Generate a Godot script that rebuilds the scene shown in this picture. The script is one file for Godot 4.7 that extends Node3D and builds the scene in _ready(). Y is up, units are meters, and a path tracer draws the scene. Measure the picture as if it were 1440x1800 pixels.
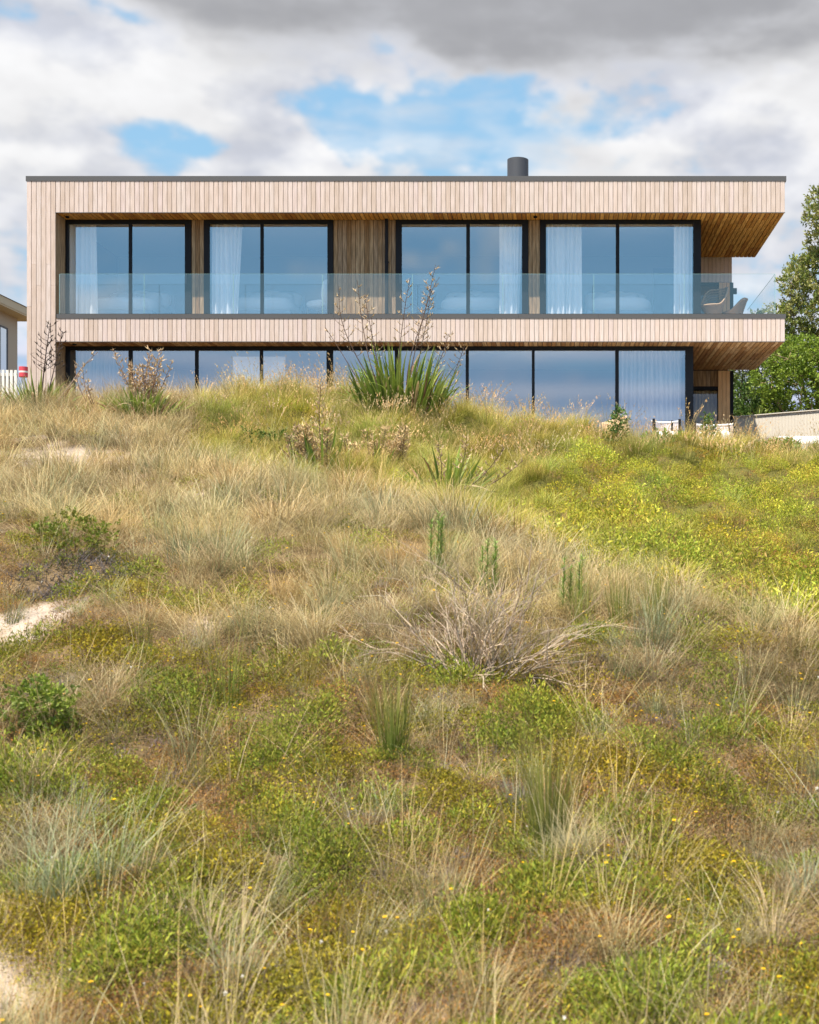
extends Node3D
# A timber-clad beach house above a grassed dune, seen from below. Metres; the camera stands at the origin and looks along -z.

const CAM_PULL := 0.1
const LENS_RISE := 0.03808
const LENS_SIDE := -0.11425
const LENS_SIZE := 0.80645
const SUN_TURN := 35.0
const SUN_HEIGHT := 67.0
const EXPOSURE := 2.0

var rng := RandomNumberGenerator.new()
var names := {}
var mats := {}


# ---------------------------------------------------------------- mesh collecting
class MB:
	var v := PackedVector3Array()
	var n := PackedVector3Array()
	var c := PackedColorArray()

	func tri_n(a: Vector3, b: Vector3, d: Vector3, na: Vector3, nb: Vector3, nd: Vector3, col: Color) -> void:
		if (d - a).cross(b - a).dot(na) < 0.0:
			v.append_array([a, d, b])
			n.append_array([na, nd, nb])
		else:
			v.append_array([a, b, d])
			n.append_array([na, nb, nd])
		c.append_array([col, col, col])

	func tri(a: Vector3, b: Vector3, d: Vector3, ca: Color, cb: Color, cd: Color) -> void:
		var nn := (d - a).cross(b - a).normalized()
		v.append_array([a, b, d])
		n.append_array([nn, nn, nn])
		c.append_array([ca, cb, cd])

	func quad(a: Vector3, b: Vector3, d: Vector3, e: Vector3, nn: Vector3, col: Color) -> void:
		tri_n(a, b, d, nn, nn, nn, col)
		tri_n(a, d, e, nn, nn, nn, col)

	func box(lo: Vector3, hi: Vector3, col := Color.WHITE) -> void:
		var p := []
		for i in 8:
			p.append(Vector3(hi.x if i & 1 else lo.x, hi.y if i & 2 else lo.y, hi.z if i & 4 else lo.z))
		quad(p[0], p[2], p[6], p[4], Vector3.LEFT, col)
		quad(p[1], p[3], p[7], p[5], Vector3.RIGHT, col)
		quad(p[0], p[1], p[5], p[4], Vector3.DOWN, col)
		quad(p[2], p[3], p[7], p[6], Vector3.UP, col)
		quad(p[0], p[1], p[3], p[2], Vector3.FORWARD, col)
		quad(p[4], p[5], p[7], p[6], Vector3.BACK, col)

	func tube(pts: PackedVector3Array, r0: float, r1: float, sides: int, col: Color, col2 := Color(-1, 0, 0)) -> void:
		if col2.r < 0.0:
			col2 = col
		var m := pts.size()
		var prev: Array = []
		var side := Vector3.ZERO
		for i in m:
			var dir := (pts[mini(i + 1, m - 1)] - pts[maxi(i - 1, 0)]).normalized()
			if side == Vector3.ZERO:
				side = dir.cross(Vector3(0.31, 0.17, 0.93)).normalized()
			side = (side - dir * side.dot(dir)).normalized()
			var up := dir.cross(side)
			var t := float(i) / (m - 1)
			var r := lerpf(r0, r1, t)
			var ring: Array = []
			for k in sides:
				var a := TAU * k / sides
				var o := side * cos(a) + up * sin(a)
				ring.append([pts[i] + o * r, o, col.lerp(col2, t)])
			if i:
				for k in sides:
					var q = prev[k]
					var w = prev[(k + 1) % sides]
					var e = ring[k]
					var f = ring[(k + 1) % sides]
					tri_n(q[0], w[0], f[0], q[1], w[1], f[1], q[2])
					tri_n(q[0], f[0], e[0], q[1], f[1], e[1], e[2])
			prev = ring

	# a tapered blade along a bent line
	func blade(base: Vector3, up: Vector3, out: Vector3, length: float, width: float, bend: float, segs: int, c0: Color, c1: Color) -> void:
		var side := up.cross(out).normalized()
		var last_l := base - side * width * 0.5
		var last_r := base + side * width * 0.5
		var lc := c0
		for i in range(1, segs + 1):
			var t := float(i) / segs
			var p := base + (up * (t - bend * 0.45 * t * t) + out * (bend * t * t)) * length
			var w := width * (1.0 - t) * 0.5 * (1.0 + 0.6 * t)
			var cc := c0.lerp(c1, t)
			if i == segs:
				tri(last_l, last_r, p, lc, lc, cc)
			else:
				var l := p - side * w
				var r := p + side * w
				tri(last_l, last_r, r, lc, lc, cc)
				tri(last_l, r, l, lc, cc, cc)
				last_l = l
				last_r = r
			lc = cc

	# a rhombus leaf
	func leaf(p: Vector3, dir: Vector3, side: Vector3, length: float, width: float, col: Color, fold := 0.25) -> void:
		var nn := dir.cross(side).normalized()
		var m := p + dir * length * 0.45 - nn * width * fold
		var tip := p + dir * length
		tri(p, m + side * width * 0.5 + nn * width * fold, tip, col, col, col)
		tri(p, tip, m - side * width * 0.5 + nn * width * fold, col, col, col)

	# a box with rounded edges and corners
	func pillow(mid: Vector3, half: Vector3, r: float, seg: int, col: Color, power := 1.0) -> void:
		var grid: Array = []
		for i in seg + 1:
			var row: Array = []
			var la := -PI / 2 + PI * i / seg
			for k in seg * 2 + 1:
				var lo := TAU * k / (seg * 2)
				var d := Vector3(cos(la) * cos(lo), sin(la), cos(la) * sin(lo))
				var inner := Vector3(half.x - r, maxf(half.y - r, 0.0), half.z - r)
				var s := Vector3(signf(d.x) * pow(absf(d.x), 0.35 * power), signf(d.y) * pow(absf(d.y), 0.5), signf(d.z) * pow(absf(d.z), 0.35 * power))
				row.append([mid + inner * s + d * minf(r, half.y), d])
			grid.append(row)
		for i in seg:
			for k in seg * 2:
				var a = grid[i][k]
				var b = grid[i][k + 1]
				var e = grid[i + 1][k + 1]
				var f = grid[i + 1][k]
				tri_n(a[0], b[0], e[0], a[1], b[1], e[1], col)
				tri_n(a[0], e[0], f[0], a[1], e[1], f[1], col)

	func mesh() -> ArrayMesh:
		var m := ArrayMesh.new()
		if v.is_empty():
			return m
		var a := []
		a.resize(Mesh.ARRAY_MAX)
		a[Mesh.ARRAY_VERTEX] = v
		a[Mesh.ARRAY_NORMAL] = n
		a[Mesh.ARRAY_COLOR] = c
		m.add_surface_from_arrays(Mesh.PRIMITIVE_TRIANGLES, a)
		return m


# ---------------------------------------------------------------- naming and placing
func numbered(called: String) -> String:
	var k: int = names.get(called, -1) + 1
	names[called] = k
	return called if k == 0 else "%s_%03d" % [called, k]


func tag(o: Node, label := "", category := "", group := "", kind := "") -> Node:
	if label:
		o.set_meta("label", label)
	if category:
		o.set_meta("category", category)
	if group:
		o.set_meta("group", group)
	if kind:
		o.set_meta("kind", kind)
	return o


func root_at(called: String, at: Vector3, turn := 0.0) -> Node3D:
	var o := Node3D.new()
	o.name = numbered(called)
	o.position = at
	o.rotation.y = turn
	add_child(o)
	return o


var part_numbers := {}


func part_no(parent: Node, called: String) -> int:
	var key := "%d %s" % [parent.get_instance_id(), called]
	var k: int = part_numbers.get(key, -1) + 1
	part_numbers[key] = k
	return k


func put(called: String, m: Mesh, mat: Material, parent: Node = null, at := Vector3.ZERO) -> MeshInstance3D:
	var o := MeshInstance3D.new()
	o.mesh = m
	o.material_override = mat
	o.position = at
	if parent == null:
		o.name = numbered(called)
		add_child(o, true)
	else:
		var k := part_no(parent, called)

		o.name = called if k == 0 else "%s_%03d" % [called, k]
		parent.add_child(o, true)
	return o


func box_mesh(lo: Vector3, hi: Vector3) -> ArrayMesh:
	var b := MB.new()
	b.box(lo, hi)
	return b.mesh()


func block(called: String, lo: Vector3, hi: Vector3, mat: Material, parent: Node = null) -> MeshInstance3D:
	return put(called, box_mesh(lo, hi), mat, parent)


func lin(r: float, g: float, b: float) -> Color:
	return Color(r, g, b).linear_to_srgb()


func plain(r: float, g: float, b: float, rough := 0.8, metal := 0.0) -> StandardMaterial3D:
	var m := StandardMaterial3D.new()
	m.albedo_color = lin(r, g, b)
	m.roughness = rough
	m.metallic = metal
	return m


func plant(back := 0.5, rough := 0.7) -> StandardMaterial3D:
	var m := StandardMaterial3D.new()
	m.vertex_color_use_as_albedo = true
	m.roughness = rough
	m.metallic_specular = 0.3
	m.cull_mode = BaseMaterial3D.CULL_DISABLED
	if back > 0.0:
		m.backlight_enabled = true
		m.backlight = Color(back, back, back).linear_to_srgb()
	return m


func vary(c: Color, by: float) -> Color:
	var k := 1.0 + rng.randf_range(-by, by)
	return Color(c.r * k * (1.0 + rng.randf_range(-0.08, 0.08)), c.g * k, c.b * k * (1.0 + rng.randf_range(-0.08, 0.08)))


func pick(list: Array) -> Variant:
	return list[rng.randi() % list.size()]


# ---------------------------------------------------------------- the sky
var cloud_n := FastNoiseLite.new()
var cloud_f := FastNoiseLite.new()


func bump2(a: float, e: float, ca: float, ce: float, ra: float, re: float, tilt := 0.0) -> float:
	var x := a - ca
	var y := e - ce - x * tilt
	return exp(-(x * x) / (ra * ra) - (y * y) / (re * re))


func sky_colour(a: float, e: float) -> Color:
	# a: degrees to the right of the view, e: degrees above the horizon
	var ar := deg_to_rad(a)
	var er := deg_to_rad(maxf(e, 0.0))
	# clouds lie on a layer overhead: flatter towards the horizon
	var k := 1.0 / (sin(er) + 0.22)
	var p := Vector3(sin(ar) * cos(er) * k, 0.0, -cos(ar) * cos(er) * k)
	var q := Vector3(sin(ar) * cos(er), sin(er) * 1.5, -cos(ar) * cos(er))
	var big := cloud_n.get_noise_3d(p.x * 60.0, 7.0, p.z * 60.0) * 1.6
	var mid := cloud_n.get_noise_3d(q.x * 420.0, q.y * 520.0, q.z * 420.0) * 1.7
	var wisp := cloud_f.get_noise_3d(q.x * 420.0 + mid * 9.0, q.y * 1000.0, q.z * 420.0) * 1.7
	var above := cloud_n.get_noise_3d(q.x * 420.0 - 6.0 * cos(ar), q.y * 520.0 + 7.0, q.z * 420.0 - 6.0 * sin(ar)) * 1.7
	var fine := cloud_f.get_noise_3d(q.x * 1500.0, q.y * 1700.0, q.z * 1500.0) * 1.5
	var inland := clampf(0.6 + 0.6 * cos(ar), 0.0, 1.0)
	# masses of cloud that stand over the land
	var rim := 20.7 + 0.012 * (a + 1.0) * (a + 1.0) * (0.42 if a < -1.0 else 0.9)
	var bank := smoothstep(rim - 2.8, rim + 2.4, e + mid * 0.55 + wisp * 0.35) * (1.0 - smoothstep(32.0, 46.0, e)) * exp(-a * a / 2200.0)
	var white := 0.50 * bump2(a, e, -22.0, 20.2, 6.5, 2.6, 0.0) + 0.35 * bump2(a, e, -15.0, 20.3, 4.5, 1.7, -0.1) + 0.62 * bump2(a, e, -22.8, 16.3, 4.4, 2.0)
	white += 1.15 * bump2(a, e, -12.4, 17.0, 2.5, 1.5) + 0.45 * bump2(a, e, -9.9, 16.4, 2.4, 0.8) + 0.30 * bump2(a, e, -8.6, 20.9, 2.6, 0.9) + 0.55 * bump2(a, e, 11.0, 18.9, 6.0, 2.1) + 0.35 * bump2(a, e, 10.0, 15.0, 8.0, 2.4)
	var clear := 0.86 * bump2(a, e, -3.4, 19.0, 6.4, 1.9, -0.07) + 0.55 * bump2(a, e, -9.2, 18.6, 1.5, 1.7) + 0.7 * bump2(a, e, -16.6, 17.5, 2.2, 0.9) + 0.62 * bump2(a, e, -18.2, 22.0, 2.4, 0.55, -0.2)
	var d := 0.50 + big * 0.35 - (1.0 - inland) * 0.52 + bank * 0.9 + white - clear * (1.0 + wisp * 0.5) + mid * 0.30 + wisp * 0.14 + fine * 0.17
	var crisp := clampf(white, 0.0, 1.0)
	var cover := smoothstep(lerpf(0.06, 0.26, crisp), lerpf(0.72, 0.52, crisp), d + fine * 0.10)
	# thin torn veils between the masses
	var veil := clampf(0.26 + wisp * 0.70 + mid * 0.35, 0.0, 1.0) * 0.62 * inland
	cover = 1.0 - (1.0 - cover) * (1.0 - veil)
	var up := clampf(e / 70.0, 0.0, 1.0)
	var blue := Color(0.46, 0.79, 1.0).lerp(Color(0.10, 0.25, 0.62), pow(up, 0.8))
	# thick cloud is darker below
	var grey := clampf(bank * 0.95 + maxf(0.0, big) * 0.18 - white * 0.40 + mid * 0.22 * (1.0 - 0.5 * bank) + wisp * 0.10 + fine * 0.06, 0.0, 1.0)
	grey = smoothstep(0.05, 1.0, grey)
	var cloud := Color(0.90, 0.90, 0.91).lerp(Color(0.40, 0.405, 0.43), grey)
	var soft := clampf(0.42 - mid * 0.85 - wisp * 0.35 - fine * 0.25 - 0.35 * bump2(a, e, -12.4, 17.1, 2.6, 1.5), 0.0, 1.0)
	cloud = cloud.lerp(Color(0.62, 0.65, 0.74), soft * (1.0 - grey) * 0.9)
	var relief := clampf((mid - above) * 0.9 + fine * 0.12, -0.5, 0.5)
	cloud *= 1.0 + relief * 0.15 * (1.0 - 0.4 * grey)
	var c := blue.lerp(cloud, clampf(cover, 0.0, 1.0))
	# a band of streaky haze low down
	var streak := cloud_n.get_noise_3d(q.x * 150.0, q.y * 3200.0, q.z * 150.0) * 1.3
	var low := 1.0 - smoothstep(6.5, 11.0, e + streak * 2.5)
	var haze := Color(0.78, 0.80, 0.95).lerp(Color(0.42, 0.48, 0.74), clampf(0.5 + streak * 1.8, 0.0, 1.0))
	c = c.lerp(haze, low * 0.85)
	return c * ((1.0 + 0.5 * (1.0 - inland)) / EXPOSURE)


func make_sky() -> PanoramaSkyMaterial:
	cloud_n.noise_type = FastNoiseLite.TYPE_SIMPLEX_SMOOTH
	cloud_n.seed = 11
	cloud_n.frequency = 0.016
	cloud_n.fractal_octaves = 5
	cloud_n.fractal_gain = 0.5
	cloud_f.noise_type = FastNoiseLite.TYPE_SIMPLEX_SMOOTH
	cloud_f.seed = 23
	cloud_f.frequency = 0.02
	cloud_f.fractal_octaves = 4
	# sampled finely where detail can be told, and coarsely elsewhere: the same function everywhere
	var w := 640
	var coarse := Image.create(w, w / 2, false, Image.FORMAT_RGBF)
	for y in w / 2:
		var e := 90.0 - (y + 0.5) * 360.0 / w
		for x in w:
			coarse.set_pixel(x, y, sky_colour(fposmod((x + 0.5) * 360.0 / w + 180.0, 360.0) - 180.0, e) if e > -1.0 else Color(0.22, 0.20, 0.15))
	coarse.resize(4096, 2048, Image.INTERPOLATE_CUBIC)
	for y in range(int((90.0 - 32.0) / 180.0 * 2048), 1025):
		var e := 90.0 - (y + 0.5) * 180.0 / 2048.0
		for k in range(-387, 274):
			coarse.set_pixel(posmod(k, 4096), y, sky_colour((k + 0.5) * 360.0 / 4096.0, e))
	var m := PanoramaSkyMaterial.new()
	m.panorama = ImageTexture.create_from_image(coarse)
	return m


# ---------------------------------------------------------------- the lie of the land
const LAND := [
	-2.62,-2.19,6.0, -1.33,-2.19,6.0, -0.04,-2.19,6.0, 1.25,-2.19,6.0, -3.23,-2.04,7.4, -1.64,-2.04,7.4, -0.05,-2.04,7.4, 1.54,-2.04,7.4,
	-3.89,-1.65,8.9, -1.97,-1.65,8.9, -0.06,-1.65,8.9, 1.85,-1.65,8.9, -4.46,-1.21,10.2, -2.26,-1.21,10.2, -0.07,-1.21,10.2, 1.49,-1.21,10.2,
	-5.15,-0.66,11.8, -2.62,-0.66,11.8, -0.64,-0.74,11.4, 0.86,-0.81,11.0, 2.46,-0.82,11.8, -5.77,-0.09,13.2, -2.87,-0.09,13.5, -0.44,-0.20,13.0,
	-7.86,1.01,18.0, -9.61,2.17,22.0, -11.14,3.05,25.5, -5.52,0.80,17.0, -6.98,1.88,21.5, -8.34,2.80,25.0, -3.51,0.55,16.5, -4.26,1.21,20.0,
	-1.92,0.28,15.6, -2.28,0.83,18.5, -0.64,0.41,16.8, 1.10,-0.40,14.0, -4.99,1.66,22.5, -6.00,3.03,26.0, -6.59,3.64,28.0, -2.59,1.27,21.0,
	-3.08,2.41,25.0, -3.27,2.94,27.0, -0.55,0.42,18.6, 1.30,-0.50,15.4, 3.00,-0.95,13.4, -0.74,1.03,22.0, -0.87,2.16,26.0, -0.99,3.13,29.5,
	1.49,0.21,19.0, 1.80,1.08,23.0, 2.23,2.43,28.5, 2.39,2.87,30.5, 3.33,-0.47,16.0, 4.17,0.31,20.0, 4.90,1.11,23.5, 5.94,2.17,28.5,
	6.46,2.64,31.0, -14.0,3.10,31.0, -9.0,3.10,32.0, -4.0,3.0,33.0, 1.0,2.90,33.0, 5.0,2.85,33.5, 9.0,2.85,34.0, -14.0,3.0,37.0, 0.0,2.85,38.0,
	9.0,2.85,38.0, -22.0,3.0,26.0, -22.0,1.2,18.0, -20.0,-0.4,12.0, -16.0,-2.1,7.0, -12.0,2.1,21.5, -9.0,-0.9,11.5, 18.0,2.6,30.0, 16.0,0.6,22.0,
	14.0,-0.8,15.0, 11.0,-1.6,10.0, 9.0,-2.2,6.0, 22.0,2.7,36.0, -22.0,3.0,37.0, -14.0,-2.3,3.0, 0.0,-2.3,3.0, 12.0,-2.3,3.0]
const GX0 := -24.0
const GD0 := 3.0
const GSTEP := 0.4
const GNX := 121
const GND := 89
var heights := PackedFloat32Array()
var lump := FastNoiseLite.new()
var patch := FastNoiseLite.new()
var patch_b := FastNoiseLite.new()


func solve_land() -> void:
	# a thin plate through the surveyed points
	var n := LAND.size() / 3
	var m: Array = []
	for i in n + 3:
		var row := PackedFloat64Array()
		row.resize(n + 4)
		m.append(row)
	for i in n:
		for j in n:
			var dx: float = LAND[i * 3] - LAND[j * 3]
			var dz: float = LAND[i * 3 + 2] - LAND[j * 3 + 2]
			var r2 := dx * dx + dz * dz
			m[i][j] = r2 * log(r2) if r2 > 1e-9 else 0.4
		m[i][n] = 1.0
		m[i][n + 1] = LAND[i * 3]
		m[i][n + 2] = LAND[i * 3 + 2]
		m[n][i] = 1.0
		m[n + 1][i] = LAND[i * 3]
		m[n + 2][i] = LAND[i * 3 + 2]
		m[i][n + 3] = LAND[i * 3 + 1]
	var t := n + 3
	for k in t:
		var best := k
		for i in range(k + 1, t):
			if absf(m[i][k]) > absf(m[best][k]):
				best = i
		var swap = m[k]
		m[k] = m[best]
		m[best] = swap
		var rk: PackedFloat64Array = m[k]
		for i in range(k + 1, t):
			var ri: PackedFloat64Array = m[i]
			var f := ri[k] / rk[k]
			if f != 0.0:
				for j in range(k, t + 1):
					ri[j] -= f * rk[j]
				m[i] = ri
	var w := PackedFloat64Array()
	w.resize(t)
	for k in range(t - 1, -1, -1):
		var s: float = m[k][t]
		for j in range(k + 1, t):
			s -= m[k][j] * w[j]
		w[k] = s / m[k][k]
	heights.resize(GNX * GND)
	for iz in GND:
		var d := GD0 + iz * GSTEP
		for ix in GNX:
			var x := GX0 + ix * GSTEP
			var s := w[n] + w[n + 1] * x + w[n + 2] * d
			for i in n:
				var dx: float = LAND[i * 3] - x
				var dz: float = LAND[i * 3 + 2] - d
				var r2 := dx * dx + dz * dz
				if r2 > 1e-9:
					s += w[i] * r2 * log(r2)
			heights[iz * GNX + ix] = s


func mounds(x: float, d: float) -> float:
	return smoothstep(-0.5, 1.5, d - brow(x)) * (1.0 - smoothstep(29.0, 31.0, d)) * (absf(lump.get_noise_2d(x * 2.0 + 7.0, d * 1.7)) * 0.85 - 0.22)


func ground(x: float, d: float) -> float:
	var fx := clampf((x - GX0) / GSTEP, 0.0, GNX - 1.001)
	var fd := clampf((d - GD0) / GSTEP, 0.0, GND - 1.001)
	var ix := int(fx)
	var iz := int(fd)
	fx -= ix
	fd -= iz
	var k := iz * GNX + ix
	var y := lerpf(lerpf(heights[k], heights[k + 1], fx), lerpf(heights[k + GNX], heights[k + GNX + 1], fx), fd)
	var rough := 1.0 - smoothstep(28.0, 31.5, d)
	if d > 30.5:
		y = minf(y, 2.9)
	return y + mounds(x, d) + (lump.get_noise_2d(x, d) * 0.22 + lump.get_noise_2d(x * 2.3 + 20.0, d * 2.3) * 0.13 + lump.get_noise_2d(x * 4.6 + 50.0, d * 4.6) * 0.06) * rough


# how much bare sand shows: a few hollows with a ragged rim
const SAND := [-7.73, 20.3, 0.95, 0.7, -4.96, 12.05, 0.34, 0.4, -3.33, 11.9, 0.18, 0.25, -2.98, 6.4, 0.46, 0.5, -4.98, 17.9, 0.3, 0.4, -8.9, 21.6, 0.45, 0.35]


func bare(x: float, d: float) -> float:
	var s := 0.0
	for i in SAND.size() / 4:
		var u: float = (x - SAND[i * 4]) / SAND[i * 4 + 2]
		var v: float = (d - SAND[i * 4 + 1]) / SAND[i * 4 + 3]
		s = maxf(s, 1.1 - 0.8 * (u * u + v * v))
	if s <= 0.0:
		return 0.0
	return clampf(s + patch_b.get_noise_2d(x * 6.0, d * 6.0) * 1.1, 0.0, 1.0)


# the brow of the front dune, beyond which the green slope begins
const BROW := [-7.6, 40.0, -7.1, 25.0, -6.4, 22.3, -4.26, 20.0, -2.3, 18.4, -0.65, 16.9, 1.1, 14.1, 2.5, 12.2, 5.0, 9.6, 9.0, 6.5, 14.0, 3.0]


func brow(x: float) -> float:
	if x <= BROW[0]:
		return BROW[1]
	for i in range(1, BROW.size() / 2):
		if x < BROW[i * 2]:
			return lerpf(BROW[i * 2 - 1], BROW[i * 2 + 1], (x - BROW[i * 2 - 2]) / (BROW[i * 2] - BROW[i * 2 - 2]))
	return 3.0


func make_land() -> void:
	lump.noise_type = FastNoiseLite.TYPE_SIMPLEX_SMOOTH
	lump.seed = 5
	lump.frequency = 0.32
	patch.noise_type = FastNoiseLite.TYPE_SIMPLEX_SMOOTH
	patch.seed = 9
	patch.frequency = 0.42
	patch.fractal_octaves = 3
	patch_b.noise_type = FastNoiseLite.TYPE_SIMPLEX_SMOOTH
	patch_b.seed = 31
	patch_b.frequency = 0.5
	patch_b.fractal_octaves = 3
	solve_land()
	var xs: Array = [-4000.0, -900.0, -200.0, -70.0, -38.0]
	for i in 221:
		xs.append(-27.5 + i * 0.25)
	xs.append_array([38.0, 70.0, 200.0, 900.0, 4000.0])
	var ds: Array = [-4000.0, -900.0, -200.0, -50.0, -10.0, 0.0]
	for i in 150:
		ds.append(2.0 + i * 0.23)
	ds.append_array([40.0, 60.0, 120.0, 300.0, 900.0, 4000.0])
	var st := SurfaceTool.new()
	st.begin(Mesh.PRIMITIVE_TRIANGLES)
	st.set_smooth_group(0)
	for d in ds:
		for x in xs:
			var b := bare(x, d)
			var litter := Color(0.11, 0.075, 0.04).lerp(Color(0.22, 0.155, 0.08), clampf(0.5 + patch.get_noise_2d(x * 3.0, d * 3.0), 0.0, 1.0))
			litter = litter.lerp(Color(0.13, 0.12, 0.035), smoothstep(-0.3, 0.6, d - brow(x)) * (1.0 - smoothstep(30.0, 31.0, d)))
			if d > brow(x):
				b = 0.0
			var sand := Color(0.40, 0.325, 0.26) * (1.0 + 0.35 * patch_b.get_noise_2d(x * 9.0, d * 9.0))
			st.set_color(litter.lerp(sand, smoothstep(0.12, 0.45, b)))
			st.add_vertex(Vector3(x, ground(x, d), -d))
	var w := xs.size()
	for i in ds.size() - 1:
		for k in w - 1:
			var a := i * w + k
			for q in [a, a + w, a + w + 1, a, a + w + 1, a + 1]:
				st.add_index(q)
	st.generate_normals()
	var m := StandardMaterial3D.new()
	m.vertex_color_use_as_albedo = true
	m.roughness = 0.95
	m.metallic_specular = 0.2
	m.uv1_triplanar = true
	m.uv1_world_triplanar = true
	m.uv1_scale = Vector3(0.9, 0.9, 0.9)
	var grit := NoiseTexture2D.new()
	grit.width = 512
	grit.height = 512
	grit.seamless = true
	var gn := FastNoiseLite.new()
	gn.frequency = 0.05
	gn.fractal_octaves = 5
	grit.noise = gn
	m.heightmap_enabled = true
	m.heightmap_texture = grit
	m.heightmap_scale = 3.0
	tag(put("dune_ground", st.commit(), m), "", "", "", "structure")


# ---------------------------------------------------------------- timber
var board_cache := {}


func board_mesh(w: float, h: float, t := 0.022) -> ArrayMesh:
	var key := "%.3f %.3f %.3f" % [w, h, t]
	if not board_cache.has(key):
		var b := MB.new()
		var c := 0.004
		var x := w / 2
		var y := h / 2
		var f := [Vector3(-x + c, -y, 0), Vector3(x - c, -y, 0), Vector3(x - c, y, 0), Vector3(-x + c, y, 0)]
		var g := [Vector3(-x, -y, -c), Vector3(x, -y, -c), Vector3(x, y, -c), Vector3(-x, y, -c)]
		var k := [Vector3(-x, -y, -t), Vector3(x, -y, -t), Vector3(x, y, -t), Vector3(-x, y, -t)]
		b.quad(f[0], f[1], f[2], f[3], Vector3.BACK, Color.WHITE)
		b.quad(g[0], f[0], f[3], g[3], Vector3(-0.7, 0, 0.7), Color.WHITE)
		b.quad(g[1], f[1], f[2], g[2], Vector3(0.7, 0, 0.7), Color.WHITE)
		b.quad(k[0], g[0], g[3], k[3], Vector3.LEFT, Color.WHITE)
		b.quad(k[1], g[1], g[2], k[2], Vector3.RIGHT, Color.WHITE)
		b.quad(k[0], k[1], f[1], f[0], Vector3.DOWN, Color.WHITE)
		b.quad(k[3], k[2], f[2], f[3], Vector3.UP, Color.WHITE)
		board_cache[key] = b.mesh()
	return board_cache[key]


func grain_texture(sd: int, low: float) -> ImageTexture:
	var n := FastNoiseLite.new()
	n.seed = sd
	n.noise_type = FastNoiseLite.TYPE_SIMPLEX_SMOOTH
	n.frequency = 1.0
	n.fractal_octaves = 4
	var im := Image.create(256, 512, false, Image.FORMAT_RGB8)
	for y in 512:
		for x in 256:
			# fold so that the edges meet
			var u := absf(x - 128.0) / 128.0
			var v := absf(y - 256.0) / 256.0
			var a := n.get_noise_2d(u * 26.0, v * 1.7)
			var b := n.get_noise_2d(u * 5.0 + 40.0, v * 2.4)
			var s := clampf(0.5 + a * 0.75 + b * 0.45, 0.0, 1.0)
			var k := lerpf(low, 1.0, s)
			im.set_pixel(x, y, Color(k, k * lerpf(0.985, 1.0, s), k * lerpf(0.95, 1.0, s)))
	return ImageTexture.create_from_image(im)


func timber(tex: Texture2D, r: float, g: float, b: float, rough := 0.75) -> StandardMaterial3D:
	var m := plain(r, g, b, rough)
	m.albedo_texture = tex
	m.uv1_triplanar = true
	m.uv1_world_triplanar = true
	m.uv1_scale = Vector3(1.0 / 0.83, 1.0 / 2.7, 1.0 / 0.83)
	m.metallic_specular = 0.3
	return m


func make_mats() -> void:
	var g1 := grain_texture(3, 0.89)
	var g2 := grain_texture(8, 0.66)
	var pale: Array = []
	for c in [[0.67, 0.55, 0.49], [0.65, 0.535, 0.485], [0.68, 0.565, 0.515], [0.64, 0.52, 0.455], [0.665, 0.545, 0.485], [0.635, 0.515, 0.45], [0.66, 0.555, 0.505], [0.67, 0.54, 0.475], [0.60, 0.48, 0.41], [0.66, 0.54, 0.50]]:
		pale.append(timber(g1, c[0], c[1], c[2]))
	mats.pale = pale
	var honey: Array = []
	for c in [[0.42, 0.29, 0.17], [0.36, 0.24, 0.13], [0.46, 0.33, 0.20], [0.33, 0.21, 0.11], [0.40, 0.29, 0.19]]:
		honey.append(timber(g2, c[0], c[1], c[2]))
	mats.honey = honey
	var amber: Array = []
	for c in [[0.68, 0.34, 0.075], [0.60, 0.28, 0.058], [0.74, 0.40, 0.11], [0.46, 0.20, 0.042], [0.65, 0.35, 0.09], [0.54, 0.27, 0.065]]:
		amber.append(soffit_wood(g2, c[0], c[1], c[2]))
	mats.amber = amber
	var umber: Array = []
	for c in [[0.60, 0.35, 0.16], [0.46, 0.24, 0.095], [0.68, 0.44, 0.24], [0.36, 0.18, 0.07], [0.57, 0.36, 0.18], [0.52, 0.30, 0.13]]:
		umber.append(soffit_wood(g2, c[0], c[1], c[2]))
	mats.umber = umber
	var sunlit_apricot: Array = []  # pillar boards: sunlight is put into the colour as a lighter orange wood
	for c in [[0.78, 0.50, 0.27], [0.74, 0.46, 0.24], [0.80, 0.54, 0.31]]:
		sunlit_apricot.append(timber(g1, c[0], c[1], c[2]))
	mats.sunlit_apricot = sunlit_apricot
	mats.gap = plain(0.09, 0.06, 0.04, 0.9)
	mats.cap = plain(0.075, 0.072, 0.07, 0.55, 0.0)
	mats.black = plain(0.012, 0.014, 0.018, 0.4)
	mats.black.metallic_specular = 0.25
	mats.black.roughness = 0.6
	mats.flue = plain(0.055, 0.058, 0.065, 0.55)
	mats.plaster = plain(0.62, 0.63, 0.65, 0.9)
	mats.blue_wall = plain(0.30, 0.34, 0.40, 0.9)
	mats.floor = plain(0.30, 0.24, 0.18, 0.6)
	mats.dark_door = plain(0.06, 0.08, 0.12, 0.7)
	mats.linen = plain(0.82, 0.82, 0.80, 0.95)
	mats.glass = coated(0.72, 0.87, 1.0, 0.295)
	mats.rail_glass = coated(0.92, 0.98, 0.94, 0.12)
	mats.clear_glass = coated(0.9, 0.95, 1.0, 0.07)
	mats.edge = plain(0.25, 0.42, 0.40, 0.2)


func soffit_wood(tex: Texture2D, r: float, g: float, b: float) -> StandardMaterial3D:
	var m := timber(tex, r, g, b, 0.7)
	m.uv1_scale = Vector3(1.0 / 0.83, 1.0 / 0.83, 1.0 / 2.7)
	return m


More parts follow.
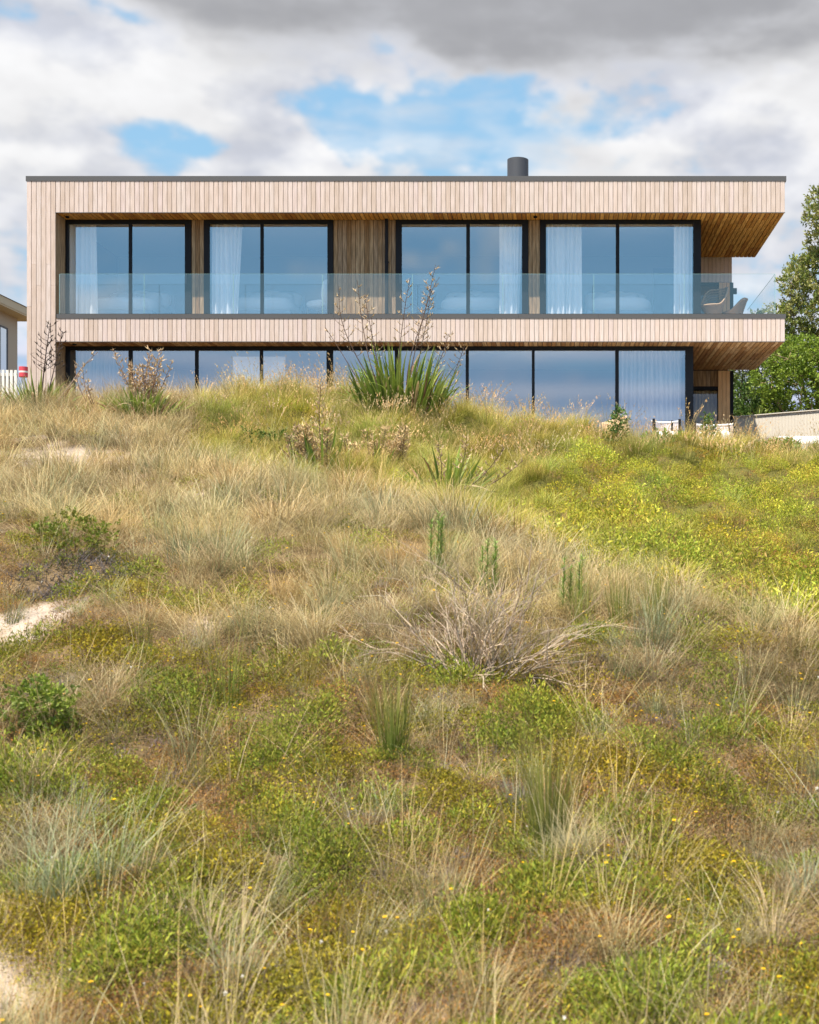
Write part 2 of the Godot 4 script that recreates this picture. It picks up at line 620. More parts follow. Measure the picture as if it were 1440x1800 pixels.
# glass with a mirror coat: part of the light is thrown back, the rest passes
func coated(r: float, g: float, b: float, share: float) -> StandardMaterial3D:
	var m := StandardMaterial3D.new()
	m.transparency = BaseMaterial3D.TRANSPARENCY_ALPHA
	m.albedo_color = Color(lin(r, g, b), share)
	var one := Image.create(4, 4, false, Image.FORMAT_RGB8)
	one.fill(Color.WHITE)
	m.albedo_texture = ImageTexture.create_from_image(one)
	m.metallic = 1.0
	m.roughness = 0.015
	return m


# upright boards along a wall that faces the beach: pitch in metres, joints at random heights where tall
func clad(parent: Node, called: String, x0: float, x1: float, y0: float, y1: float, front: float, list: Array, tall := false) -> void:
	var n := int(round((x1 - x0) / 0.132))
	var pitch := (x1 - x0) / n
	for i in n:
		var x := x0 + (i + 0.5) * pitch
		var cuts: Array = [y0, y1]
		if tall:
			cuts = [y0, snappedf(rng.randf_range(y0 + 1.2, y1 - 1.2), 0.6), y1]
		for k in cuts.size() - 1:
			var lo: float = cuts[k]
			var hi: float = cuts[k + 1] - (0.004 if k + 2 < cuts.size() else 0.0)
			put(called, board_mesh(pitch - 0.011, hi - lo), pick(list), parent, Vector3(x, (lo + hi) / 2, front + rng.randf_range(-0.0015, 0.0015)))


# boards under a roof, running towards the house
func line_soffit(parent: Node, x0: float, x1: float, y: float, d0: float, d1: float, list: Array) -> void:
	var n := int(round((x1 - x0) / 0.132))
	var pitch := (x1 - x0) / n
	for i in n:
		var x := x0 + (i + 0.5) * pitch
		var cuts: Array = [d0, d1]
		if d1 - d0 > 2.0:
			cuts = [d0, d0 + snappedf(rng.randf_range(0.6, 2.2), 0.4), d0 + snappedf(rng.randf_range(2.8, d1 - d0 - 0.6), 0.4), d1]
		for k in cuts.size() - 1:
			var len: float = cuts[k + 1] - cuts[k] - 0.004
			var o := put("soffit_board", board_mesh(pitch - 0.018, len), pick(list), parent, Vector3(x, y, -(cuts[k] + cuts[k + 1]) / 2.0))
			o.rotation.x = PI / 2


# ---------------------------------------------------------------- the house
const FRONT := -36.0
const GLAZE := -36.72
const ROOF := 9.855
const SLAB := 6.194
const LOUNGE := 2.95
const BEDROOM := 7.12


func window_unit(parent: Node, e: Array, y0: float, y1: float, handle_right: bool) -> void:
	# e: outer left, glass left, mullion left, mullion right, glass right, outer right
	var f := MB.new()
	var z0 := GLAZE - 0.10
	var z1 := GLAZE
	f.box(Vector3(e[0], y0, z0), Vector3(e[1], y1, z1))
	f.box(Vector3(e[4], y0, z0), Vector3(e[5], y1, z1))
	f.box(Vector3(e[1], y1 - 0.115, z0), Vector3(e[4], y1, z1))
	f.box(Vector3(e[1], y0, z0), Vector3(e[4], y0 + 0.10, z1))
	f.box(Vector3(e[2], y0 + 0.10, z0 + 0.01), Vector3(e[3], y1 - 0.115, z1 - 0.012))
	var w := put("window", f.mesh(), mats.black, parent)
	block("pane", Vector3(e[1], y0 + 0.10, z0 + 0.052), Vector3(e[2], y1 - 0.115, z0 + 0.052), mats.glass, w).mesh = sheet(Vector3(e[1], y0 + 0.10, z0 + 0.052), Vector3(e[2], y1 - 0.115, z0 + 0.052))
	put("pane", sheet(Vector3(e[3], y0 + 0.10, z0 + 0.066), Vector3(e[4], y1 - 0.115, z0 + 0.066)), mats.glass, w)
	var hx: float = e[4] + 0.04 if handle_right else e[1] - 0.04
	var h := MB.new()
	h.box(Vector3(hx - 0.015, y0 + 1.05, z1 + 0.012), Vector3(hx + 0.015, y0 + 1.32, z1 + 0.035))
	h.box(Vector3(hx - 0.012, y0 + 1.08, z1), Vector3(hx + 0.012, y0 + 1.10, z1 + 0.012))
	h.box(Vector3(hx - 0.012, y0 + 1.27, z1), Vector3(hx + 0.012, y0 + 1.29, z1 + 0.012))
	put("handle", h.mesh(), mats.flue, w)


func sheet(lo: Vector3, hi: Vector3) -> ArrayMesh:
	var b := MB.new()
	if is_equal_approx(lo.z, hi.z):
		b.quad(lo, Vector3(hi.x, lo.y, lo.z), hi, Vector3(lo.x, hi.y, lo.z), Vector3.BACK, Color.WHITE)
	else:
		b.quad(lo, Vector3(lo.x, lo.y, hi.z), hi, Vector3(lo.x, hi.y, lo.z), Vector3.RIGHT, Color.WHITE)
	return b.mesh()


func make_house() -> void:
	var h := root_at("beach_house", Vector3.ZERO)
	tag(h, "two-storey flat-roofed house clad in pale vertical timber boards on the dune", "house")
	# roof with its dark metal cap
	var roof := block("roof", Vector3(-14.95, ROOF + 0.03, -45.2), Vector3(6.50, 10.75, FRONT - 0.03), mats.gap, h)
	roof.mesh = l_roof()
	var cap := MB.new()
	cap.box(Vector3(-14.99, 10.755, FRONT - 0.12), Vector3(6.57, 10.895, FRONT + 0.012))
	cap.box(Vector3(-14.99, 10.755, -45.2), Vector3(-14.85, 10.895, FRONT - 0.12))
	cap.box(Vector3(6.43, 10.755, -41.3), Vector3(6.57, 10.895, FRONT - 0.12))
	put("roof_cap", cap.mesh(), mats.cap, h)
	# upper fascia
	var fascia := block("upper_fascia", Vector3(-14.14, ROOF + 0.012, FRONT - 0.06), Vector3(6.525, 10.752, FRONT - 0.024), mats.gap, h)
	clad(fascia, "fascia_board", -14.145, 6.532, ROOF + 0.014, 10.754, FRONT, mats.pale)
	var side := block("side_fascia", Vector3(6.46, ROOF + 0.012, -41.28), Vector3(6.505, 10.752, FRONT - 0.062), mats.gap, h)
	for i in 40:
		var o := put("fascia_board", board_mesh(0.121, 0.88), pick(mats.pale), side, Vector3(6.532, 10.31, FRONT - 0.09 - 0.1316 * i))
		o.rotation.y = PI / 2
	block("drip_edge", Vector3(-14.145, ROOF - 0.004, FRONT - 0.03), Vector3(6.535, ROOF + 0.012, FRONT + 0.005), mats.cap, h)
	# wing wall on the left
	var wing := block("wing_wall", Vector3(-14.96, 2.4, -45.2), Vector3(-14.175, 10.752, FRONT - 0.026), mats.gap, h)
	clad(wing, "wall_board", -14.968, -14.147, 2.4, 10.754, FRONT, mats.pale, true)
	var reveal := block("reveal_board", Vector3(-14.174, 2.6, GLAZE + 0.002), Vector3(-14.150, ROOF, FRONT - 0.03), mats.honey[2], wing)
	reveal.name = "reveal_board"
	# upper soffit
	var us := block("upper_soffit", Vector3(-14.14, ROOF + 0.024, -41.28), Vector3(6.50, ROOF + 0.029, FRONT - 0.062), mats.gap, h)
	line_soffit(us, -14.145, 4.20, ROOF, 36.03, 36.75, mats.amber)
	line_soffit(us, 4.20, 6.526, ROOF, 36.03, 41.3, mats.amber)
	var spot := MB.new()
	for s in [-13.95, -0.55]:
		var ring := PackedVector3Array([Vector3(s, ROOF + 0.01, -36.36), Vector3(s, ROOF - 0.045, -36.36)])
		spot.tube(ring, 0.055, 0.055, 12, Color.WHITE)
	put("soffit_light", spot.mesh(), mats.black, h)
	# floor between the storeys
	var slab := block("balcony_slab", Vector3(-14.14, SLAB + 0.03, -41.28), Vector3(6.50, 6.85, FRONT - 0.03), mats.gap, h)
	clad(slab, "balcony_board", -14.13, 6.532, SLAB + 0.014, 6.854, FRONT, mats.pale)
	for i in 40:
		var o := put("balcony_board", board_mesh(0.121, 0.64), pick(mats.pale), slab, Vector3(6.532, 6.53, FRONT - 0.09 - 0.1316 * i))
		o.rotation.y = PI / 2
	block("lower_drip_edge", Vector3(-14.13, SLAB - 0.004, FRONT - 0.03), Vector3(6.535, SLAB + 0.012, FRONT + 0.005), mats.cap, h)
	var bc := MB.new()
	var stops := [-14.12, -11.48, -6.26, -1.02, 1.25, 6.56]
	for i in stops.size() - 1:
		bc.box(Vector3(stops[i] + 0.002, 6.858, FRONT - 0.20), Vector3(stops[i + 1] - 0.002, 6.984, FRONT + 0.012))
	bc.box(Vector3(6.36, 6.858, -41.3), Vector3(6.56, 6.984, FRONT - 0.21))
	put("balcony_cap", bc.mesh(), mats.cap, h)
	block("balcony_deck", Vector3(-14.14, 6.852, -41.3), Vector3(6.35, 6.93, FRONT - 0.21), mats.floor, h)
	var ls := block("lower_soffit", Vector3(-14.14, SLAB + 0.0235, -41.28), Vector3(6.50, SLAB + 0.0285, FRONT - 0.031), mats.gap, h)
	line_soffit(ls, -14.13, 4.02, SLAB, 36.03, 36.75, mats.umber)
	line_soffit(ls, 4.02, 6.526, SLAB, 36.03, 41.3, mats.umber)
	var spot2 := MB.new()
	spot2.tube(PackedVector3Array([Vector3(-13.75, SLAB + 0.01, -36.36), Vector3(-13.75, SLAB - 0.03, -36.36)]), 0.06, 0.06, 12, Color.WHITE)
	put("soffit_light", spot2.mesh(), mats.black, h)
	# glass balustrade
	var rail := block("balustrade", Vector3(-14.08, 6.984, FRONT - 0.085), Vector3(6.29, 7.0, FRONT - 0.035), mats.black, h)
	var seams := [-14.06, -11.655, -9.12, -6.586, -4.036, -1.469, 1.114, 3.68, 6.263]
	for i in 8:
		put("glass_panel", sheet(Vector3(seams[i] + 0.006, 7.0, FRONT - 0.06), Vector3(seams[i + 1] - 0.006, 8.131, FRONT - 0.06)), mats.rail_glass, rail)
	for i in 2:
		put("glass_panel", sheet(Vector3(6.263, 7.0, FRONT - 0.07 - i * 2.6), Vector3(6.263, 8.131, FRONT - 2.64 - i * 2.6)), mats.rail_glass, rail)
	for i in 9:
		block("glass_seam", Vector3(seams[i] - 0.005, 7.0, FRONT - 0.066), Vector3(seams[i] + 0.005, 8.131, FRONT - 0.054), mats.edge, rail)
	var lip := MB.new()
	for i in 8:
		lip.box(Vector3(seams[i] + 0.006, 8.131, FRONT - 0.066), Vector3(seams[i + 1] - 0.006, 8.136, FRONT - 0.054))
	lip.box(Vector3(6.257, 8.131, FRONT - 5.24), Vector3(6.269, 8.136, FRONT - 0.07))
	put("glass_edge", lip.mesh(), mats.edge, rail)
	# upper windows and the boards between them
	var units := [
		[-14.15, -14.083, -12.322, -12.228, -10.694, -10.521], [-10.146, -9.991, -8.514, -8.418, -6.571, -6.411],
		[-4.59, -4.425, -2.555, -2.451, -0.944, -0.767], [-0.416, -0.247, 1.772, 1.875, 4.011, 4.235]]
	for i in 4:
		window_unit(h, units[i], 6.95, ROOF - 0.002, i < 2)
	for g in [[-10.519, -10.148], [-6.409, -4.592], [-0.765, -0.418]]:
		var p := block("wall_panel", Vector3(g[0], 6.935, GLAZE - 0.2), Vector3(g[1], ROOF + 0.02, GLAZE - 0.075), mats.gap, h)
		clad(p, "cladding_board", g[0] + 0.004, g[1] - 0.004, 6.94, ROOF - 0.002, GLAZE - 0.05, mats.honey)
	var pipe := MB.new()
	pipe.tube(PackedVector3Array([Vector3(-4.85, 6.94, GLAZE + 0.06), Vector3(-4.85, ROOF - 0.002, GLAZE + 0.06)]), 0.05, 0.05, 14, Color.WHITE)
	pipe.box(Vector3(-4.905, 8.6, GLAZE - 0.05), Vector3(-4.795, 8.64, GLAZE + 0.05))
	put("downpipe", pipe.mesh(), mats.black, h)
	# lower glazing
	var gl := MB.new()
	var x0 := -14.14
	var posts := [[-14.346, -14.115], [-12.322, -12.224], [-10.402, -10.315], [-8.527, -8.445], [-6.597, -6.416], [-4.623, -4.524], [-2.571, -2.484], [-0.658, -0.576], [1.755, 1.859], [3.784, 4.014]]
	posts[0] = [x0, -14.04]
	var top := SLAB - 0.002
	for p in posts:
		gl.box(Vector3(p[0], LOUNGE, GLAZE - 0.10), Vector3(p[1], top, GLAZE))
	for i in 9:
		gl.box(Vector3(posts[i][1], top - 0.11, GLAZE - 0.09), Vector3(posts[i + 1][0], top, GLAZE - 0.004))
		gl.box(Vector3(posts[i][1], LOUNGE, GLAZE - 0.09), Vector3(posts[i + 1][0], LOUNGE + 0.09, GLAZE - 0.004))
	var lg := put("lower_glazing", gl.mesh(), mats.black, h)
	for i in 9:
		put("pane", sheet(Vector3(posts[i][1], LOUNGE + 0.09, GLAZE - 0.05), Vector3(posts[i + 1][0], top - 0.11, GLAZE - 0.05)), mats.glass, lg)
	# rooms: closed boxes behind the glass
	var ceil_up := block("bedroom_ceiling", Vector3(-14.17, ROOF - 0.002, -41.2), Vector3(4.19, ROOF + 0.02, GLAZE - 0.102), mats.plaster, h)
	ceil_up.name = "bedroom_ceiling"
	block("bedroom_floor", Vector3(-14.17, 6.935, -41.2), Vector3(4.19, BEDROOM, GLAZE - 0.102), mats.floor, h)
	var bw := block("bedroom_back_wall", Vector3(-14.17, 6.94, -41.45), Vector3(4.22, ROOF + 0.02, -41.2), mats.blue_wall, h)
	for dx in [[-11.35, -10.4], [-7.15, -6.3], [-4.95, -3.9], [3.2, 3.95]]:
		block("doorway", Vector3(dx[0], BEDROOM, -41.198), Vector3(dx[1], BEDROOM + 2.35, -41.16), mats.dark_door, bw)
	for px in [-10.33, -5.5, -0.6]:
		block("partition", Vector3(px - 0.07, BEDROOM, -41.2), Vector3(px + 0.07, ROOF - 0.002, GLAZE - 0.21), mats.blue_wall, h)
	block("bedroom_side_wall", Vector3(4.10, 6.935, -41.45), Vector3(4.22, ROOF + 0.02, GLAZE - 0.101), mats.black, h)
	block("lounge_ceiling", Vector3(-14.17, SLAB - 0.001, -41.2), Vector3(4.0, SLAB + 0.02, GLAZE - 0.101), mats.plaster, h)
	block("lounge_floor", Vector3(-14.17, LOUNGE - 0.2, -41.2), Vector3(4.0, LOUNGE - 0.002, GLAZE + 0.0), mats.floor, h)
	block("lounge_back_wall", Vector3(-14.17, LOUNGE - 0.2, -41.45), Vector3(4.01, SLAB + 0.02, -41.2), mats.blue_wall, h)
	block("lounge_side_wall", Vector3(3.9, LOUNGE - 0.2, -41.45), Vector3(4.01, SLAB + 0.02, GLAZE - 0.101), mats.black, h)
	block("house_body", Vector3(-14.16, 2.4, -45.2), Vector3(5.78, 10.72, -42.3), mats.gap, h)
	# the set-back wing on the right
	var rear := block("rear_wall", Vector3(4.02, 9.08, -41.9), Vector3(5.80, 10.7, -41.53), mats.gap, h)
	clad(rear, "wall_board", 4.23, 5.80, 9.085, ROOF + 0.3, -41.5, mats.pale)
	block("lintel_frame", Vector3(4.0, 8.995, -41.62), Vector3(5.36, 9.078, -41.5), mats.black, rear)
	put("pane", sheet(Vector3(4.0, 6.94, -41.6), Vector3(5.36, 8.995, -41.6)), mats.clear_glass, rear)
	var fin := block("upper_pillar", Vector3(5.37, 6.94, -42.2), Vector3(5.70, 9.07, -41.50), mats.gap, h)
	clad(fin, "wall_board", 5.366, 5.73, 6.945, 9.07, -41.46, mats.sunlit_apricot)
	block("corner_post", Vector3(5.733, 6.94, -42.3), Vector3(5.84, 9.07, -41.46), mats.black, fin)
	var lamp := MB.new()
	lamp.box(Vector3(5.845, 8.72, -41.62), Vector3(5.96, 8.90, -41.5))
	put("wall_lamp", lamp.mesh(), mats.black, h)
	var rl := block("lower_rear_wall", Vector3(4.02, 5.69, -41.9), Vector3(5.36, SLAB + 0.02, -41.53), mats.gap, h)
	clad(rl, "wall_board", 4.02, 5.36, 5.69, SLAB, -41.5, mats.honey)
	block("lintel_frame", Vector3(4.02, 5.57, -41.62), Vector3(5.36, 5.687, -41.5), mats.black, rl)
	put("pane", sheet(Vector3(4.02, 2.9, -41.6), Vector3(5.36, 5.57, -41.6)), mats.clear_glass, rl)
	var fin2 := block("lower_pillar", Vector3(5.37, 2.8, -42.2), Vector3(5.70, SLAB + 0.02, -41.50), mats.gap, h)
	clad(fin2, "wall_board", 5.338, 5.73, 2.8, SLAB - 0.002, -41.46, mats.sunlit_apricot)
	block("corner_post", Vector3(5.733, 2.8, -42.3), Vector3(5.84, SLAB - 0.002, -41.46), mats.black, fin2)
	# chimney flue on the roof
	var fl := MB.new()
	fl.tube(PackedVector3Array([Vector3(-1.214, 10.7, -42.0), Vector3(-1.214, 13.22, -42.0), Vector3(-1.214, 13.24, -42.0)]), 0.35, 0.35, 40, Color.WHITE)
	fl.tube(PackedVector3Array([Vector3(-1.214, 13.24, -42.0), Vector3(-1.214, 12.4, -42.0)]), 0.33, 0.33, 40, Color.WHITE)
	put("chimney", fl.mesh(), mats.flue, h)


func l_roof() -> ArrayMesh:
	var b := MB.new()
	b.box(Vector3(-14.95, ROOF + 0.03, -41.3), Vector3(6.50, 10.75, FRONT - 0.063))
	b.box(Vector3(-14.95, 10.3, -45.2), Vector3(5.79, 10.74, -41.302))
	return b.mesh()


func curtain(x0: float, x1: float, y0: float, y1: float, z: float, folds: float, mat: Material, label: String, group: String, gather := 0.0) -> void:
	var b := MB.new()
	var n := int((x1 - x0) * 60.0) + 12
	var cols: Array = []
	var ph := rng.randf() * 6.0
	for i in n + 1:
		var t := float(i) / n
		var s := t * folds * TAU + sin(t * 9.0 + ph) * 0.9
		cols.append([lerpf(x0, x1, t), sin(s) * 0.055 + sin(s * 0.47 + ph) * 0.03, cos(s)])
	var rows := 6
	for r in rows:
		var ya := lerpf(y0, y1, float(r) / rows)
		var yb := lerpf(y0, y1, float(r + 1) / rows)
		var fa := gather * (1.0 - float(r) / rows)
		var fb := gather * (1.0 - float(r + 1) / rows)
		for i in n:
			var a = cols[i]
			var c = cols[i + 1]
			var ta := float(i) / n
			var tc := float(i + 1) / n
			var p := Vector3(a[0] + fa * ta * sin(ta * 7.0 + ph), ya, z + a[1] * (1.0 + 0.5 * fa))
			var q := Vector3(c[0] + fa * tc * sin(tc * 7.0 + ph), ya, z + c[1] * (1.0 + 0.5 * fa))
			var u := Vector3(c[0] + fb * tc * sin(tc * 7.0 + ph), yb, z + c[1] * (1.0 + 0.5 * fb))
			var v := Vector3(a[0] + fb * ta * sin(ta * 7.0 + ph), yb, z + a[1] * (1.0 + 0.5 * fb))
			var na := Vector3(-a[2] * 0.8, 0, 0.7).normalized()
			var nc := Vector3(-c[2] * 0.8, 0, 0.7).normalized()
			b.tri_n(p, q, u, na, nc, nc, Color.WHITE)
			b.tri_n(p, u, v, na, nc, na, Color.WHITE)
	tag(put("curtain", b.mesh(), mat), label, "curtain", group)


func bed(x: float, label: String) -> void:
	var t := root_at("bed", Vector3(x, BEDROOM, -38.9))
	tag(t, label, "bed", "beds in the upstairs rooms")
	var b := MB.new()
	b.box(Vector3(-0.95, 0.12, -1.0), Vector3(0.95, 0.34, 1.0))
	b.box(Vector3(-0.9, 0.0, -0.95), Vector3(-0.8, 0.12, 0.95))
	b.box(Vector3(0.8, 0.0, -0.95), Vector3(0.9, 0.12, 0.95))
	put("bed_base", b.mesh(), mats.blue_wall, t)
	var d := MB.new()
	d.pillow(Vector3(0, 0.56, 0.02), Vector3(1.0, 0.24, 1.03), 0.12, 14, Color.WHITE)
	put("duvet", d.mesh(), mats.linen, t)
	block("headboard", Vector3(-1.0, 0.1, -1.12), Vector3(1.0, 1.2, -1.03), mats.blue_wall, t)
	for p in [[-0.62, 1.02, -0.82, 0.1], [0.0, 1.06, -0.8, -0.06], [0.6, 1.0, -0.82, 0.05], [-0.35, 0.95, -0.58, -0.12], [0.38, 0.96, -0.58, 0.1]]:
		var q := MB.new()
		q.pillow(Vector3.ZERO, Vector3(0.36, 0.27, 0.12), 0.11, 10, Color.WHITE, 1.6)
		var o := put("pillow", q.mesh(), mats.linen, t, Vector3(p[0], p[1], p[2]))
		o.rotation = Vector3(-0.35, 0, p[3])


func make_rooms() -> void:
	bed(-12.95, "white bed with piled pillows behind the first upstairs window from the wing wall")
	bed(-8.85, "white bed in the upstairs room whose chair stands by the boarded wall")
	bed(-2.45, "white bed behind the upstairs window next to the downpipe, under its side curtain")
	bed(1.92, "white bed with plump pillows in the upstairs corner room by the open deck")
	var cloth := plain(0.92, 0.93, 0.92, 0.95)
	cloth.backlight_enabled = true
	cloth.backlight = lin(0.5, 0.5, 0.5)
	var z := GLAZE - 0.20
	curtain(-14.08, -13.33, BEDROOM, ROOF - 0.02, z, 5.0, cloth, "narrow white curtain beside the wing wall in the upstairs room", "upstairs curtains", 0.05)
	curtain(-9.99, -9.05, BEDROOM, ROOF - 0.02, z, 7.0, cloth, "full white curtain at the narrow boarded pier, second upstairs window", "upstairs curtains", 0.2)
	curtain(-1.60, -0.94, BEDROOM, ROOF - 0.02, z, 5.0, cloth, "white curtain drawn aside in the upstairs window next to the downpipe", "upstairs curtains", -0.1)
	curtain(-0.24, 0.78, BEDROOM, ROOF - 0.02, z, 7.0, cloth, "wide white curtain in the upstairs corner room, away from the deck", "upstairs curtains", 0.12)
	curtain(3.46, 4.0, BEDROOM, ROOF - 0.02, z, 4.0, cloth, "narrow white curtain at the upstairs corner beside the open deck", "upstairs curtains")
	var sheer := plain(0.45, 0.46, 0.50, 0.95)
	sheer.backlight_enabled = true
	sheer.backlight = lin(0.6, 0.6, 0.6)
	curtain(-13.95, -12.0, LOUNGE, SLAB - 0.01, z - 0.2, 17.0, sheer, "grey sheer curtain behind the lower glazing near the wing wall", "lounge curtains")
	curtain(1.80, 3.72, LOUNGE, SLAB - 0.01, z - 0.2, 15.0, sheer, "long grey sheer curtain behind the lower glazing above the terrace chairs", "lounge curtains", 0.1)
	var olive := plain(0.20, 0.19, 0.12, 0.95)
	curtain(4.6, 5.36, 2.9, 5.57, -41.75, 6.0, olive, "olive curtain in the set-back lower window beside the timber pillar", "lounge curtains")
	# a pale panel that stands in the lounge
	var p := root_at("white_screen", Vector3(-8.54, LOUNGE, -37.05))
	tag(p, "plain white upright screen standing in the lounge behind the lower glazing", "screen")
	block("screen_panel", Vector3(-0.84, 0.35, -0.03), Vector3(0.68, 2.99, 0.03), plain(0.9, 0.92, 0.92, 0.6), p)
	block("screen_foot", Vector3(-0.5, 0, -0.25), Vector3(0.4, 0.35, 0.25), mats.plaster, p)
	# bedroom chair
	var c := root_at("armchair", Vector3(-6.98, BEDROOM, -37.9), -0.5)
	tag(c, "small white armchair in the upstairs room beside the boarded wall", "armchair")
	var s := MB.new()
	s.pillow(Vector3(0, 0.5, 0), Vector3(0.36, 0.12, 0.34), 0.08, 10, Color.WHITE)
	put("seat", s.mesh(), mats.linen, c)
	var bk := MB.new()
	bk.pillow(Vector3.ZERO, Vector3(0.36, 0.36, 0.09), 0.08, 10, Color.WHITE)
	var bo := put("backrest", bk.mesh(), mats.linen, c, Vector3(0.34, 0.82, 0))
	bo.rotation = Vector3(0, PI / 2, -0.15)
	for q in [[-0.28, -0.26], [0.28, -0.26], [-0.28, 0.26], [0.28, 0.26]]:
		block("leg", Vector3(q[0] - 0.02, 0, q[1] - 0.02), Vector3(q[0] + 0.02, 0.4, q[1] + 0.02), mats.honey[1], c)


# ---------------------------------------------------------------- deck and terrace furniture
func wicker(called: String, label: String, at: Vector3, turn: float, tall: float, wide: float) -> void:
	var t := root_at(called, at, turn)
	tag(t, label, "wicker chair", "wicker seats on the upstairs deck")
	var cane := plain(0.34, 0.22, 0.13, 0.7)
	# woven shell: hoops and uprights of a bowl that rises at the back
	var rim := func(a: float, k: float) -> Vector3:
		var back := 0.5 - 0.5 * cos(a)
		var r := wide * (0.42 + 0.58 * k)
		return Vector3(sin(a) * r, 0.12 + (tall * (0.45 + 0.55 * smoothstep(0.15, 0.9, back)) - 0.12) * k, cos(a) * r)
	var sh := MB.new()
	for j in 13:
		var k := j / 12.0
		var pts := PackedVector3Array()
		for i in 41:
			pts.append(rim.call(TAU * i / 40.0, k))
		sh.tube(pts, 0.026 if j == 12 else 0.014, 0.026 if j == 12 else 0.014, 5, Color.WHITE)
	for i in 90:
		var pts := PackedVector3Array()
		for j in 5:
			pts.append(rim.call(TAU * i / 52.0, j / 4.0))
		sh.tube(pts, 0.013, 0.010, 4, Color.WHITE)
	put("woven_shell", sh.mesh(), cane, t)
	for q in [[-1, -1], [1, -1], [-1, 1], [1, 1]]:
		var l := MB.new()
		l.tube(PackedVector3Array([Vector3(q[0] * wide * 0.36, 0.3, q[1] * wide * 0.36), Vector3(q[0] * wide * 0.42, 0.0, q[1] * wide * 0.42)]), 0.016, 0.012, 6, Color.WHITE)
		put("leg", l.mesh(), cane, t)
	var s := MB.new()
	s.pillow(Vector3(0, 0.3, 0), Vector3(wide * 0.42, 0.06, wide * 0.42), 0.05, 8, Color.WHITE)
	put("cushion", s.mesh(), plain(0.6, 0.5, 0.36, 0.9), t)


func terrace_chair(label: String, at: Vector3, turn: float, wide: float, deep: float, back_h: float) -> void:
	var t := root_at("terrace_chair", at, turn)
	tag(t, label, "garden chair", "low chairs on the terrace")
	var weave := StandardMaterial3D.new()
	var im := Image.create(32, 32, false, Image.FORMAT_RGBA8)
	for y in 32:
		for x in 32:
			var on := x % 4 < 3 and y % 8 < 7
			im.set_pixel(x, y, Color(0.90, 0.84, 0.82, 1.0 if on else 0.1))
	weave.albedo_texture = ImageTexture.create_from_image(im)
	weave.transparency = BaseMaterial3D.TRANSPARENCY_ALPHA_SCISSOR
	weave.alpha_scissor_threshold = 0.5
	weave.uv1_triplanar = true
	weave.uv1_scale = Vector3(5, 5, 5)
	weave.roughness = 0.9
	var sh := MB.new()
	var pts: Array = []
	for i in 25:
		var a := -PI * 0.62 + PI * 1.24 * i / 24.0
		pts.append(Vector3(sin(a) * wide * 0.5, 0, -cos(a) * deep * 0.5))
	for i in 24:
		var a: Vector3 = pts[i]
		var b: Vector3 = pts[i + 1]
		var na := Vector3(a.x, 0, a.z).normalized()
		var nb := Vector3(b.x, 0, b.z).normalized()
		var y0 := Vector3(0, 0.26, 0)
		var y1 := Vector3(0, back_h, 0)
		sh.tri_n(a + y0, b + y0, b + y1, na, nb, nb, Color.WHITE)
		sh.tri_n(a + y0, b + y1, a + y1, na, nb, na, Color.WHITE)
	put("woven_back", sh.mesh(), weave, t)
	var rail := PackedVector3Array()
	for p in pts:
		rail.append(p + Vector3(0, back_h + 0.01, 0))
	var r := MB.new()
	r.tube(rail, 0.022, 0.022, 6, Color.WHITE)
	put("top_rail", r.mesh(), mats.linen, t)
	for a in [-1.9, -0.72, 0.72, 1.9]:
		var x := sin(a) * wide * 0.515
		var z := -cos(a) * deep * 0.515
		block("post", Vector3(x - 0.03, 0, z - 0.03), Vector3(x + 0.03, back_h + 0.05, z + 0.03), mats.black, t)
	var c := MB.new()
	c.pillow(Vector3(0, 0.32, 0.02), Vector3(wide * 0.42, 0.13, deep * 0.42), 0.10, 12, Color.WHITE)
	put("cushion", c.mesh(), mats.linen, t)


